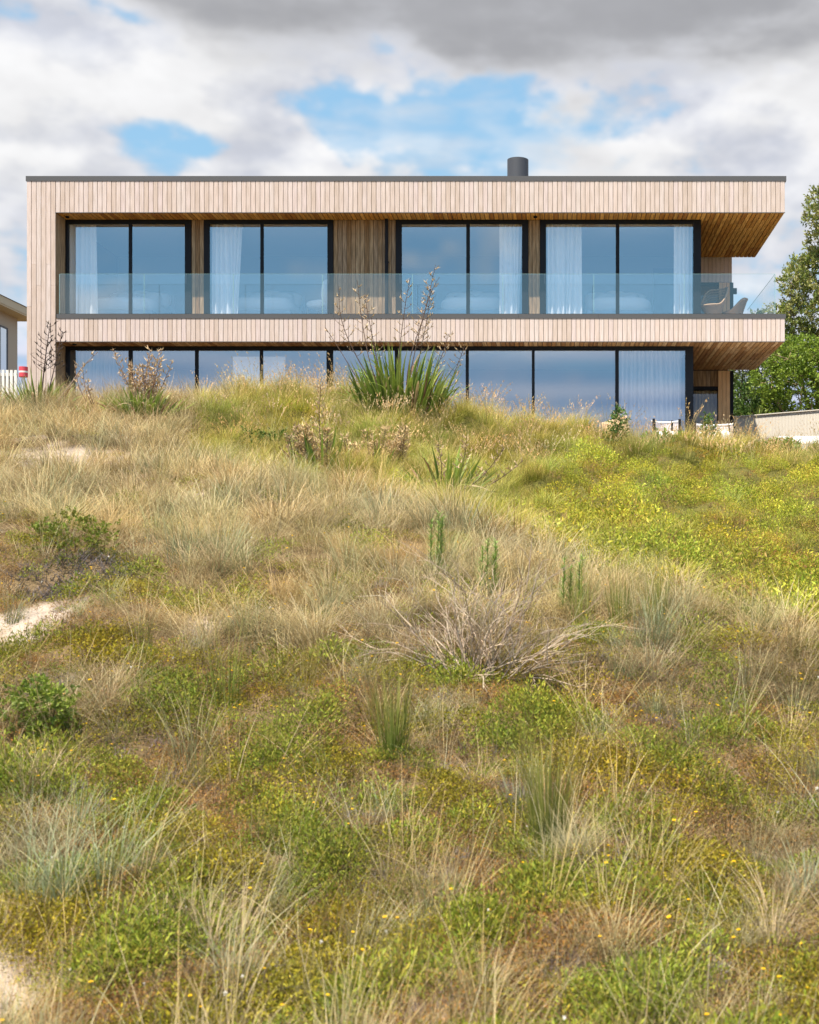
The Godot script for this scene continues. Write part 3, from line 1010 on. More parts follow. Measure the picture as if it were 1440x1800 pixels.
func make_outside_things() -> void:
	wicker("wicker_chair", "brown wicker armchair with its tall back to the timber wall on the upstairs deck", Vector3(4.66, 6.93, -37.1), -0.7, 1.05, 0.40)
	wicker("wicker_chair", "low brown wicker seat beside the tall wicker armchair on the upstairs deck", Vector3(5.30, 6.93, -37.3), -1.6, 0.72, 0.36)
	# terrace
	block("terrace", Vector3(-3.0, 2.6, -36.0), Vector3(13.6, 2.95, -32.0), plain(0.48, 0.46, 0.42, 0.8))
	tag(get_node("terrace"), "", "", "", "structure")
	terrace_chair("small white woven chair in front of the sheer curtain on the terrace", Vector3(2.93, 2.95, -33.5), 0.15, 0.72, 0.7, 0.72)
	terrace_chair("wide white woven chair beside the black corner post on the terrace", Vector3(4.22, 2.95, -33.4), -0.2, 1.05, 0.85, 0.64)
	# tan slatted lounger back showing over the grass
	var t := root_at("cane_lounger", Vector3(1.62, 2.95, -33.2), 0.1)
	tag(t, "tan cane lounger whose sloping backrest shows over the grass", "lounger")
	var cane := plain(0.62, 0.40, 0.24, 0.8)
	for i in 9:
		var s := block("slat", Vector3(-0.30, -0.025, -0.012), Vector3(0.30, 0.025, 0.012), cane, t)
		s.position = Vector3(0, 0.30 + i * 0.052, -0.1 - i * 0.03)
		s.rotation = Vector3(-0.5, 0, 0.30)
	var fr := MB.new()
	fr.tube(PackedVector3Array([Vector3(-0.32, 0.0, 0.3), Vector3(-0.32, 0.22, 0.05), Vector3(-0.32, 0.68, -0.38)]), 0.025, 0.025, 6, Color.WHITE)
	fr.tube(PackedVector3Array([Vector3(0.32, 0.0, 0.3), Vector3(0.32, 0.34, 0.05), Vector3(0.32, 0.86, -0.38)]), 0.025, 0.025, 6, Color.WHITE)
	fr.tube(PackedVector3Array([Vector3(-0.32, 0.66, -0.36), Vector3(0.32, 0.85, -0.36)]), 0.028, 0.028, 6, Color.WHITE)
	put("frame", fr.mesh(), cane, t)
	block("seat", Vector3(-0.32, 0.18, 0.0), Vector3(0.32, 0.24, 0.8), cane, t)
	# boundary fence with battens, and a low white bench wall before it
	var f := root_at("batten_fence", Vector3(6.43, 2.85, -46.0), -atan2(2.1, 2.579))
	tag(f, "cream boundary fence of narrow upright battens beyond the terrace", "fence")
	var cream := plain(0.72, 0.66, 0.56, 0.8)
	block("back_board", Vector3(-1.5, -0.3, -0.08), Vector3(9.5, 2.33, -0.04), plain(0.60, 0.54, 0.45, 0.85), f)
	for i in 190:
		block("batten", Vector3(-1.45 + i * 0.0575, -0.3, -0.04), Vector3(-1.45 + i * 0.0575 + 0.046, 2.325, -0.024), cream, f)
	block("fence_cap", Vector3(-1.5, 2.33, -0.1), Vector3(9.5, 2.36, 0.02), cream, f)
	block("bench_wall", Vector3(6.05, 2.7, -34.8), Vector3(13.5, 3.35, -34.2), plain(0.82, 0.81, 0.78, 0.9))
	tag(get_node("bench_wall"), "low smooth white plastered wall in front of the cream batten fence", "low wall")
	var pl := root_at("planter", Vector3(5.74, 2.95, -34.3))
	tag(pl, "grey square planter of lavender at the end of the white low wall", "planter")
	block("planter_box", Vector3(-0.27, -0.2, -0.25), Vector3(0.27, 0.24, 0.25), plain(0.42, 0.38, 0.36, 0.85), pl)
	var lv := MB.new()
	for i in 130:
		var a := rng.randf() * TAU
		var o := Vector3(cos(a), 0, sin(a)) * rng.randf() * 0.5
		lv.blade(Vector3(rng.randf_range(-0.25, 0.25), 0.23, rng.randf_range(-0.22, 0.22)), Vector3(0, 1, 0), o, rng.randf_range(0.10, 0.24), 0.016, 0.6, 2, Color(0.2, 0.22, 0.14), vary(Color(0.32, 0.24, 0.38), 0.2))
	put("lavender", lv.mesh(), plant(0.3), pl)
	# picket fence at the brow, far left
	var pf := root_at("picket_fence", Vector3(-11.0, 3.0, -26.6), 0.12)
	tag(pf, "white picket fence between the dune brow and the neighbouring house", "picket fence")
	var white := plain(0.80, 0.76, 0.68, 0.8)
	for i in 22:
		var m := MB.new()
		m.box(Vector3(-0.026, -0.25, -0.01), Vector3(0.026, 0.98, 0.01))
		put("picket", m.mesh(), white, pf, Vector3(-0.28 - i * 0.083, 0, 0))
	for y in [0.2, 0.86]:
		block("fence_rail", Vector3(-2.2, y, -0.05), Vector3(-0.24, y + 0.06, -0.012), white, pf)
	# banded marker
	var mk := root_at("marker_post", Vector3(-12.55, 3.0, -30.0))
	tag(mk, "short post with red and white bands between picket fence and wing wall", "marker post")
	var red := plain(0.62, 0.06, 0.08, 0.6)
	for q in [[1.47, 1.57, 0], [1.43, 1.47, 1], [1.33, 1.43, 0]]:
		var m := MB.new()
		m.tube(PackedVector3Array([Vector3(0, q[0], 0), Vector3(0, q[1], 0)]), 0.10, 0.10, 16, Color.WHITE)
		m.tube(PackedVector3Array([Vector3(0, q[1] - 0.002, 0), Vector3(0, q[1], 0)]), 0.10, 0.0, 16, Color.WHITE)
		put("band", m.mesh(), red if q[2] == 0 else white, mk)
	var base := MB.new()
	base.tube(PackedVector3Array([Vector3(0, -0.2, 0), Vector3(0, 1.33, 0)]), 0.035, 0.035, 12, Color.WHITE)
	put("post", base.mesh(), white, mk)
	# the neighbouring house
	var nb := root_at("neighbour_house", Vector3.ZERO)
	tag(nb, "beige rendered house with deep eaves at the edge behind the picket fence", "house")
	var render := plain(0.42, 0.36, 0.28, 0.9)
	block("wall", Vector3(-34.0, 2.6, -53.0), Vector3(-22.42, 10.1, -44.0), render, nb)
	var eave := MB.new()
	eave.box(Vector3(-35.0, 10.1, -53.7), Vector3(-21.86, 10.16, -43.2))
	eave.box(Vector3(-35.0, 10.162, -53.72), Vector3(-21.84, 10.46, -43.18))
	put("eave", eave.mesh(), plain(0.52, 0.44, 0.30, 0.8), nb)
	var rf := MB.new()
	rf.quad(Vector3(-21.8, 10.47, -43.1), Vector3(-21.8, 10.47, -53.8), Vector3(-28.0, 12.2, -48.5), Vector3(-28.0, 12.2, -48.4), Vector3(0.3, 0.95, 0), Color.WHITE)
	rf.quad(Vector3(-35, 10.47, -53.8), Vector3(-21.8, 10.47, -53.8), Vector3(-28.0, 12.2, -48.5), Vector3(-28.1, 12.2, -48.5), Vector3(0, 0.95, -0.3), Color.WHITE)
	rf.quad(Vector3(-35, 10.47, -43.1), Vector3(-21.8, 10.47, -43.1), Vector3(-28.0, 12.2, -48.4), Vector3(-28.1, 12.2, -48.4), Vector3(0, 0.95, 0.3), Color.WHITE)
	put("roof", rf.mesh(), plain(0.3, 0.28, 0.26, 0.8), nb)
	var wf := MB.new()
	for q in [[-52.0, -51.94, 7.55, 9.45], [-51.3, -51.24, 7.55, 9.45]]:
		wf.box(Vector3(-22.42, q[2], q[0]), Vector3(-22.38, q[3], q[1]))
	wf.box(Vector3(-22.42, 9.45, -52.0), Vector3(-22.38, 9.51, -51.24))
	wf.box(Vector3(-22.42, 7.42, -52.05), Vector3(-22.33, 7.55, -51.2))
	var wn := put("window", wf.mesh(), mats.flue, nb)
	put("pane", sheet(Vector3(-22.405, 7.55, -51.94), Vector3(-22.405, 9.45, -51.3)), plain(0.7, 0.76, 0.8, 0.1, 0.6), wn)


# ---------------------------------------------------------------- grasses and low cover
func tussock(nb: int, rad: float, l0: float, l1: float, wid: float, splay: float, bend: float, bases: Array, tips: Array, segs := 3, lean := Vector3.ZERO) -> ArrayMesh:
	var b := MB.new()
	for i in nb:
		var a := rng.randf() * TAU
		var r := sqrt(rng.randf()) * rad
		var p := Vector3(cos(a) * r, -0.03, sin(a) * r)
		var oa := a + rng.randf_range(-0.9, 0.9)
		var out := Vector3(cos(oa), 0, sin(oa))
		var s := splay * rng.randf_range(0.2, 1.0) * (0.35 + 0.65 * r / rad)
		var up := (Vector3.UP + out * s + lean).normalized()
		var o := (out + lean * 1.5 + Vector3(0, -0.15, 0)).normalized()
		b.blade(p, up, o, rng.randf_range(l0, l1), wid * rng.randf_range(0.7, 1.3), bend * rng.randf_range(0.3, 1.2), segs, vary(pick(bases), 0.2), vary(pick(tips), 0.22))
	return b.mesh()


func leafy(nb: int, rad: float, high: float, l0: float, l1: float, w: float, cols: Array, upright: float, twigs := 0, twig_col := Color(0.2, 0.15, 0.1)) -> ArrayMesh:
	var b := MB.new()
	for i in nb:
		var a := rng.randf() * TAU
		var r := sqrt(rng.randf()) * rad
		var top := high * (1.0 - 0.75 * (r / rad) * (r / rad))
		var p := Vector3(cos(a) * r, top * pow(rng.randf(), 0.6), sin(a) * r)
		var dir := (Vector3(rng.randf_range(-1, 1), rng.randf_range(-0.2, 1.0) + upright, rng.randf_range(-1, 1)) + Vector3(cos(a), 0, sin(a)) * 0.4).normalized()
		var side := dir.cross(Vector3(rng.randf_range(-1, 1), rng.randf_range(-0.3, 0.3), rng.randf_range(-1, 1))).normalized()
		var l := rng.randf_range(l0, l1)
		b.leaf(p, dir, side, l, w * l / l1, vary(pick(cols), 0.22))
	for i in twigs:
		var a := rng.randf() * TAU
		var r := rng.randf() * rad
		var p := Vector3(cos(a) * r * 0.6, 0, sin(a) * r * 0.6)
		var o := Vector3(rng.randf_range(-1, 1), 0, rng.randf_range(-1, 1)).normalized()
		b.blade(p, (Vector3.UP * 0.7 + o * rng.randf()).normalized(), o, rng.randf_range(0.7, 1.5) * high, 0.005, rng.randf_range(-0.5, 0.8), 3, vary(twig_col, 0.25), vary(twig_col, 0.25))
	return b.mesh()


func seeded_straw() -> ArrayMesh:
	var b := MB.new()
	for i in 9:
		var a := rng.randf() * TAU
		var out := Vector3(cos(a), 0, sin(a))
		var h := rng.randf_range(0.5, 0.85)
		var up := (Vector3.UP + out * rng.randf_range(0.05, 0.35) + Vector3(0.12, 0, 0)).normalized()
		var base := out * rng.randf() * 0.12
		b.blade(base, up, out, h, 0.006, 0.25, 3, Color(0.34, 0.33, 0.08), Color(0.60, 0.46, 0.2))
		for k in 9:
			var t := rng.randf_range(0.68, 1.0)
			var p := base + (up * (t - 0.11 * t * t) + out * 0.25 * t * t) * h
			var o := (up + Vector3(rng.randf_range(-1, 1), rng.randf_range(-0.2, 0.6), rng.randf_range(-1, 1)) * 0.8).normalized()
			b.leaf(p, o, o.cross(Vector3(0.3, 0.2, 0.9)).normalized(), rng.randf_range(0.025, 0.05), 0.010, vary(Color(0.66, 0.46, 0.24), 0.25))
	return b.mesh()


func rush_mesh(nb: int, l0: float, l1: float, low: Color, high: Color) -> ArrayMesh:
	var b := MB.new()
	for i in nb:
		var a := rng.randf() * TAU
		var r := sqrt(rng.randf()) * 0.12
		var o := Vector3(cos(a), 0, sin(a))
		b.blade(o * r, (Vector3.UP + o * rng.randf_range(0.0, 0.26)).normalized(), o, rng.randf_range(l0, l1), 0.006, rng.randf_range(0.0, 0.12), 2, vary(low, 0.25), vary(high, 0.25))
	return b.mesh()


var beds := {}


func sow(kind: String, x: float, d: float, size: float, tint: Color, tilt := 0.14) -> void:
	var y := ground(x, d)
	var up := Vector3(rng.randf_range(-tilt, tilt) + 0.05, 1.0, rng.randf_range(-tilt, tilt) + 0.05).normalized()
	var f := Vector3(sin(rng.randf() * TAU), 0, 0.3)
	var bx := Basis(Vector3.UP, rng.randf() * TAU)
	var right := up.cross(Vector3(0, 0, 1)).normalized()
	var fwd := right.cross(up)
	bx = Basis(right, up, fwd) * bx
	bx = bx.scaled(Vector3.ONE)
	var t := Transform3D(Basis(bx.x * size, bx.y * size * rng.randf_range(0.85, 1.15), bx.z * size), Vector3(x, y - 0.01, -d))
	if not beds.has(kind):
		beds[kind] = [[], []]
	var drift := patch.get_noise_2d(x * 0.9 + 400.0, d * 0.9)
	var hue := patch.get_noise_2d(x * 1.3 - 700.0, d * 1.3)
	if d > brow(x):
		drift *= 1.5
		hue *= 1.5
	beds[kind][0].append(t)
	beds[kind][1].append(Color(tint.r * (1.0 + 0.30 * drift + 0.14 * hue), tint.g * (1.0 + 0.30 * drift), tint.b * (1.0 + 0.30 * drift - 0.20 * hue)))


func tint(v: float, hue := 0.08) -> Color:
	var k := 1.0 + rng.randf_range(-v, v)
	return Color(k * (1.0 + rng.randf_range(-hue, hue)), k, k * (1.0 + rng.randf_range(-hue, hue)))


func scatter() -> void:
	var cells := 0
	var d := 4.6
	while d < 32.0:
		var step := clampf(0.0098 * d, 0.068, 0.21)
		var half_l := d * 0.50 + 2.0
		var half_r := d * 0.27 + 3.2
		var x := -half_l
		while x < half_r:
			var px := x + rng.randf_range(-0.5, 0.5) * step
			var pd := d + rng.randf_range(-0.5, 0.5) * step
			plant_cell(px, pd, step)
			x += step
			cells += 1
		d += step
	print("cells ", cells)


# hollows where the tall grass gives way to low cover
const HOLLOWS := [-4.9, 12.7, 0.95, 0.9, -5.4, 13.6, 0.8, 0.6, -4.2, 11.0, 1.3, 0.7, -0.6, 10.5, 1.3, 0.6, -1.2, 9.0, 0.8, 0.6]


func clearing(x: float, d: float) -> float:
	var k := 1.0
	for i in HOLLOWS.size() / 4:
		var u: float = (x - HOLLOWS[i * 4]) / HOLLOWS[i * 4 + 2]
		var v: float = (d - HOLLOWS[i * 4 + 1]) / HOLLOWS[i * 4 + 3]
		k = minf(k, smoothstep(0.7, 1.3, sqrt(u * u + v * v)))
	return k


func plant_cell(x: float, d: float, step: float) -> void:
	if pow((x + 4.95) / 0.6, 2.0) + pow((d - 13.1) / 0.55, 2.0) < 1.0 and rng.randf() < 0.85:
		return
	var b := bare(x, d)
	if b > 0.35 and rng.randf() < b * 1.02:
		if rng.randf() < 0.22:
			sow("twig", x, d, rng.randf_range(0.4, 0.9), tint(0.3))
		elif rng.randf() < 0.10:
			sow("wisp", x, d, rng.randf_range(0.5, 0.9), tint(0.3))
		return
	var n1 := patch.get_noise_2d(x * 0.8, d * 0.8)
	var m1 := patch.get_noise_2d(x * 1.9 + 31.0, d * 1.9)
	var m3 := patch_b.get_noise_2d(x * 2.6 + 11.0, d * 2.6)
	var n2 := patch.get_noise_2d(x * 2.2 + 90.0, d * 2.2)
	var n3 := patch_b.get_noise_2d(x * 1.6 - 30.0, d * 1.6)
	var n4 := patch_b.get_noise_2d(x * 3.2 + 77.0, d * 3.2)
	var edge := brow(x) + n3 * 0.9
	var r := rng.randf()
	var far := d > 15.0
	if d < edge:
		# front dune: dry grass on the upper part, low mixed cover nearer the beach
		var dry := smoothstep(9.3, 12.6, d + n1 * 2.4 + n2 * 0.8)
		dry *= 1.0 - 0.85 * smoothstep(0.12, 0.40, m1) * (1.0 - smoothstep(17.0, 21.0, d))
		dry *= clearing(x, d)
		if r < dry * 0.62:
			# tufts stand in clumps with thinner ground between
			if n2 + n4 * 0.4 < -0.16 and rng.randf() < 0.72:
				if rng.randf() < 0.30:
					sow("brown", x, d, rng.randf_range(0.6, 1.2), tint(0.25))
				elif rng.randf() < 0.2:
					sow("moss", x, d, rng.randf_range(0.6, 1.2), tint(0.25))
				return
			if not far and rng.randf() < 0.25:
				return
			if rng.randf() < 0.05:
				sow("straw", x, d, rng.randf_range(0.8, 1.2), tint(0.2), 0.25)
			var s := rng.randf_range(0.5, 1.15) * (1.0 + n4 * 0.3)
			if n3 > 0.13 and rng.randf() < 0.5:
				sow("grey_far" if far else "grey", x, d, s, tint(0.2))
			else:
				sow("dry_far" if far else ("dry_b" if rng.randf() < 0.5 else "dry"), x, d, s, tint(0.28))
			return
		if dry > 0.5:
			var q := rng.randf()
			if q < 0.30:
				sow("brown", x, d, rng.randf_range(0.5, 1.0), tint(0.3))
			elif q < 0.42 and n1 > -0.1:
				sow("herb", x, d, rng.randf_range(0.5, 0.9), tint(0.25))
			elif q < 0.50:
				sow("moss", x, d, rng.randf_range(0.6, 1.0), tint(0.25))
			elif q < 0.56:
				sow("twig", x, d, rng.randf_range(0.5, 1.0), tint(0.3))
			elif q < 0.60 and n2 > 0.0:
				sow("rush", x, d, rng.randf_range(0.5, 0.8), tint(0.25))
			return
		if n4 - n2 * 0.5 < -0.34 and rng.randf() < 0.6:
			return
		# low mixed cover: each kind rules where its own patch is strongest
		var near := 1.0 - smoothstep(6.5, 9.5, d)
		var v := [m1 + 0.07, n2 * 1.05 + 0.08, m3 * 1.1 + 0.08, n4 - 0.14, -m1 - 0.19, -m3 * 1.1 - 0.16 + 0.02 * near]
		var best := 0
		for k in v.size():
			v[k] += rng.randf_range(-0.25, 0.25)
			if v[k] > v[best]:
				best = k
		match best:
			0:
				sow("herb" if rng.randf() < 0.6 else "herb_b", x, d, rng.randf_range(0.6, 1.0) * (1.0 + 0.8 * maxf(0.0, m1)), tint(0.28))
			1:
				sow("moss", x, d, rng.randf_range(0.7, 1.2) * (1.0 + 0.6 * maxf(0.0, n2)), tint(0.28))
			2:
				sow("brown", x, d, rng.randf_range(0.6, 1.1), tint(0.3))
			3:
				sow("twig" if rng.randf() < 0.5 else "moss", x, d, rng.randf_range(0.6, 1.1), tint(0.3))
			4:
				if rng.randf() < 0.55:
					sow("dry" if rng.randf() < 0.6 else "grey", x, d, rng.randf_range(0.35, 0.75), tint(0.25))
				else:
					sow("brown", x, d, rng.randf_range(0.5, 0.8), tint(0.3))
			5:
				if rng.randf() < 0.5:
					sow("straw", x, d, rng.randf_range(0.5, 1.0), tint(0.2), 0.3)
				else:
					sow("herb_b", x, d, rng.randf_range(0.5, 0.9), tint(0.28))
		if rng.randf() < 0.03 + 0.14 * maxf(0.0, n1):
			sow("wisp", x, d, rng.randf_range(0.6, 1.1), tint(0.25))
		if rng.randf() < 0.04:
			sow("straw", x, d, rng.randf_range(0.6, 1.1), tint(0.25), 0.35)
		if rng.randf() < 0.02 and n2 > -0.1:
			sow("rush", x, d, rng.randf_range(0.35, 0.7), tint(0.25))
		return
	# back slope
	if d > 30.2 and x > -2.5:
		return
	var crawl := smoothstep(-1.2, 0.9, x + n3 * 1.2) * (1.0 - smoothstep(26.0, 28.4, d + n1))
	if r < crawl:
		if rng.randf() < 0.030 and d < 27.0:
			sow("mound", x, d, rng.randf_range(0.5, 1.15), tint(0.25))
		if (n2 > 0.30 and rng.randf() < 0.5) or rng.randf() < 0.05:
			sow("green_far", x, d, rng.randf_range(0.5, 0.9), tint(0.25))
		elif n4 > 0.26 and rng.randf() < 0.6:
			sow("rust", x, d, rng.randf_range(0.7, 1.1), tint(0.25))
		else:
			if n1 + n4 * 0.6 < -0.42 and rng.randf() < 0.4:
				sow("brown", x, d, rng.randf_range(0.9, 1.5), tint(0.25))
				return
			sow("creeper" if rng.randf() < 0.5 + n3 * 0.9 else "creeper_b", x, d, rng.randf_range(0.6, 1.1) * (1.0 + 0.5 * n1) * (1.7 if n4 > 0.2 and rng.randf() < 0.35 else 1.0), tint(0.22))
		return
	if x < -7.0 and d > 23.0 and rng.randf() < 0.6:
		sow("dry_far", x, d, rng.randf_range(0.6, 1.0), tint(0.25))
		return
	if d > 23.5 and rng.randf() < 0.22:
		sow("seed_straw", x, d, rng.randf_range(0.8, 1.3), tint(0.2), 0.22)
	if d > 25.5 and rng.randf() < 0.14:
		sow("gold_far", x, d, rng.randf_range(0.9, 1.2), tint(0.22))
	if n4 > 0.28 and rng.randf() < 0.5:
		sow("creeper", x, d, rng.randf_range(0.5, 0.9), tint(0.25))
	elif n2 < -0.3 and rng.randf() < 0.5:
		sow("gold_far", x, d, rng.randf_range(0.6, 1.0), tint(0.22))
	else:
		sow("green_far" if rng.randf() < 0.62 + n1 * 0.5 else "gold_far", x, d, rng.randf_range(0.5, 0.95), tint(0.22))


func make_cover() -> void:
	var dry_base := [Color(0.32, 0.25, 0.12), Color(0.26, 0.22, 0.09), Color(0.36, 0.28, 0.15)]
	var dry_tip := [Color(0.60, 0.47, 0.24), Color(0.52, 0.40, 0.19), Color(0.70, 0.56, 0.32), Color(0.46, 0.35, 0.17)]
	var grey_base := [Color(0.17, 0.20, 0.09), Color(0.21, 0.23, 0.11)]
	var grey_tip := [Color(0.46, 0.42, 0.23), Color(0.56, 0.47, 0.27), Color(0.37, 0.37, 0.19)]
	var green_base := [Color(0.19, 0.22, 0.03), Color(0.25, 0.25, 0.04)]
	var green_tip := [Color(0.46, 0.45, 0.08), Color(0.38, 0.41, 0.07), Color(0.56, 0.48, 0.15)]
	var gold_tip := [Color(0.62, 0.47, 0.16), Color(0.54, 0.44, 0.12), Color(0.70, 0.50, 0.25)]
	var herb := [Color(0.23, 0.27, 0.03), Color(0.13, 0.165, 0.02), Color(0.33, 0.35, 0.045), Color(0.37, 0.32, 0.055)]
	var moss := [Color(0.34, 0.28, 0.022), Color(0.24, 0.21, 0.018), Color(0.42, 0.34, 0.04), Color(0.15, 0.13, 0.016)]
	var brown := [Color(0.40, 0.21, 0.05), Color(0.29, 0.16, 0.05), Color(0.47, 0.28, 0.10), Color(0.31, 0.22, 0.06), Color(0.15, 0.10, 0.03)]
	var creep := [Color(0.41, 0.40, 0.04), Color(0.31, 0.34, 0.034), Color(0.49, 0.44, 0.055), Color(0.19, 0.23, 0.025)]
	var creep_b := [Color(0.37, 0.31, 0.04), Color(0.45, 0.39, 0.05), Color(0.23, 0.23, 0.025), Color(0.43, 0.28, 0.075)]
	var rust := [Color(0.44, 0.24, 0.08), Color(0.34, 0.21, 0.06), Color(0.34, 0.28, 0.05)]
	var lean := Vector3(0.20, 0, 0.04)
	var kinds := {
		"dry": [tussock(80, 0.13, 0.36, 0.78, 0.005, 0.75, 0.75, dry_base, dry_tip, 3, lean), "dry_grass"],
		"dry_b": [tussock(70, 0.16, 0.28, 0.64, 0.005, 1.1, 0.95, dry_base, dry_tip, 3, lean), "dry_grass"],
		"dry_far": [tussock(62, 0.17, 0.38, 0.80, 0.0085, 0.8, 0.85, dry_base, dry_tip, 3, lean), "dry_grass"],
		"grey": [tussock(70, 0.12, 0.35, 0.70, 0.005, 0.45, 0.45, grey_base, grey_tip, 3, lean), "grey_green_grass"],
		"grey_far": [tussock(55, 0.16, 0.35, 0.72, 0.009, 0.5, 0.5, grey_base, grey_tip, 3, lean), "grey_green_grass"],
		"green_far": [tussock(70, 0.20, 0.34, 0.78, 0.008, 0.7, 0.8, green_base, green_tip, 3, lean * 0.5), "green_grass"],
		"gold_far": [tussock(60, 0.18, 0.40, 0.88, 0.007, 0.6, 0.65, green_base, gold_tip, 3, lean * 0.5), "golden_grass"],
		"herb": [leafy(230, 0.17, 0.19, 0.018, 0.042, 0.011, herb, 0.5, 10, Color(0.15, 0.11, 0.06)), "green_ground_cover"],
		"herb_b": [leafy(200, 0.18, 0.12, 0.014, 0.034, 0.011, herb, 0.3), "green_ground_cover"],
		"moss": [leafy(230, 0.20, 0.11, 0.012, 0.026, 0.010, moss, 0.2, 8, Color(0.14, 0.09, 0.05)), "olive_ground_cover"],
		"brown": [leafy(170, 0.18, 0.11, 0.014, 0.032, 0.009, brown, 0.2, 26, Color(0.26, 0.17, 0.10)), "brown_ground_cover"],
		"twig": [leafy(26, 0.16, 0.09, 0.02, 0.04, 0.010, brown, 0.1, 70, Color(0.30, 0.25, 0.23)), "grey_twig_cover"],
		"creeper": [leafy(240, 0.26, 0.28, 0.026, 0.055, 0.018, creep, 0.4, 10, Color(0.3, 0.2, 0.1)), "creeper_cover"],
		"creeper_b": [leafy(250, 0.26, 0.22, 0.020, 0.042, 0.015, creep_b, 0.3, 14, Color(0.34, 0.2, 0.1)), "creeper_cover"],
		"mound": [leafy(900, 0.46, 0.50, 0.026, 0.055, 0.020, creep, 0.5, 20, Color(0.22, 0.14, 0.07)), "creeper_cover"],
		"rust": [leafy(150, 0.24, 0.22, 0.022, 0.045, 0.016, rust, 0.3, 30, Color(0.36, 0.22, 0.12)), "rusty_ground_cover"],
		"rush": [rush_mesh(34, 0.45, 0.85, Color(0.20, 0.21, 0.04), Color(0.36, 0.24, 0.10)), "thin_rush_grass"],
		"wisp": [tussock(16, 0.12, 0.14, 0.42, 0.0035, 1.0, 0.9, dry_base, dry_tip, 3, lean), "dry_wisp_grass"],
		"seed_straw": [seeded_straw(), "seeding_grass"],
		"straw": [tussock(7, 0.06, 0.45, 0.85, 0.0045, 0.5, 0.35, dry_base, dry_tip, 4, lean), "straw_grass"],
	}
	scatter()
	var leafmat := plant(0.55, 0.75)
	var total := 0
	for kind in kinds:
		if not beds.has(kind):
			continue
		var mm := MultiMesh.new()
		mm.transform_format = MultiMesh.TRANSFORM_3D
		mm.use_colors = true
		mm.mesh = kinds[kind][0]
		var list: Array = beds[kind][0]
		var cols: Array = beds[kind][1]
		mm.instance_count = list.size()
		for i in list.size():
			mm.set_instance_transform(i, list[i])
			mm.set_instance_color(i, cols[i])
		var o := MultiMeshInstance3D.new()
		o.multimesh = mm
		o.material_override = leafmat
		o.name = numbered(kinds[kind][1])
		add_child(o, true)
		tag(o, "", "", "", "stuff")
		total += list.size()
	print("clumps ", total)


# ---------------------------------------------------------------- plants that stand out
func flower_stalk(parent: Node, pts: Array, pod: Color, from: float, density: float, reach: float, stem: Color, thick := 0.014) -> void:
	var b := MB.new()
	var cv := Curve3D.new()
	for i in pts.size():
		var p: Vector3 = pts[i]
		var tn: Vector3 = (pts[mini(i + 1, pts.size() - 1)] - pts[maxi(i - 1, 0)]) * 0.22
		cv.add_point(p, -tn, tn)
	var len := cv.get_baked_length()
	var line := PackedVector3Array()
	for i in 17:
		line.append(cv.sample_baked(len * i / 16.0))
	b.tube(line, thick, thick * 0.35, 5, stem)
	var t := from
	var sgn := 1.0
	while t < 0.99:
		var p := cv.sample_baked(len * t)
		var yaw := rng.randf_range(-0.9, 0.9) + (0.0 if sgn > 0.0 else PI)
		var o := Vector3(cos(yaw), 0, sin(yaw))
		var bl := reach * rng.randf_range(0.55, 1.1) * (1.15 - 0.75 * (t - from) / (1.0 - from))
		var twig := PackedVector3Array()
		for k in 4:
			var s := k / 3.0
			twig.append(p + o * bl * s + Vector3.UP * bl * (0.25 * s + 0.45 * s * s))
		b.tube(twig, thick * 0.4, thick * 0.22, 3, stem)
		for k in rng.randi_range(3, 6):
			var s := rng.randf_range(0.3, 1.0)
			var q := p + o * bl * s + Vector3.UP * bl * (0.25 * s + 0.45 * s * s)
			var up := (Vector3.UP * rng.randf_range(0.2, 1.0) + o * rng.randf_range(-0.2, 0.7) + Vector3(rng.randf_range(-0.5, 0.5), 0, rng.randf_range(-0.5, 0.5))).normalized()
			var side := up.cross(Vector3(rng.randf_range(-1, 1), 0.1, rng.randf_range(-1, 1))).normalized()
			var l := rng.randf_range(0.05, 0.10)
			b.blade(q, up, side, l, 0.022, rng.randf_range(-0.9, 0.9), 3, vary(pod, 0.3), vary(pod, 0.3))
		sgn = -sgn
		t += rng.randf_range(0.6, 1.4) * density
	put("flower_stalk", b.mesh(), mats.dryplant, parent)


var sword := []


func sword_mesh(len: float, w: float, bend: float, c0: Color, c1: Color) -> ArrayMesh:
	var b := MB.new()
	var seg := 6
	var prev: Array = []
	for i in seg + 1:
		var t := float(i) / seg
		var p := Vector3(0, len * (t - bend * 0.4 * t * t * t), len * bend * t * t * t * 0.9)
		var ww := w * (0.55 + 0.9 * t if t < 0.5 else 2.0 * (1.0 - t)) * 0.5
		ww = w * 0.5 * clampf(minf(0.6 + t, 2.3 * (1.0 - t)), 0.02, 1.0)
		var fold := ww * 0.55
		var row := [p + Vector3(-ww, 0, fold), p, p + Vector3(ww, 0, fold), c0.lerp(c1, t)]
		if i:
			for k in 2:
				b.tri(prev[k], prev[k + 1], row[k + 1], prev[3], prev[3], row[3])
				b.tri(prev[k], row[k + 1], row[k], prev[3], row[3], row[3])
		prev = row
	return b.mesh()


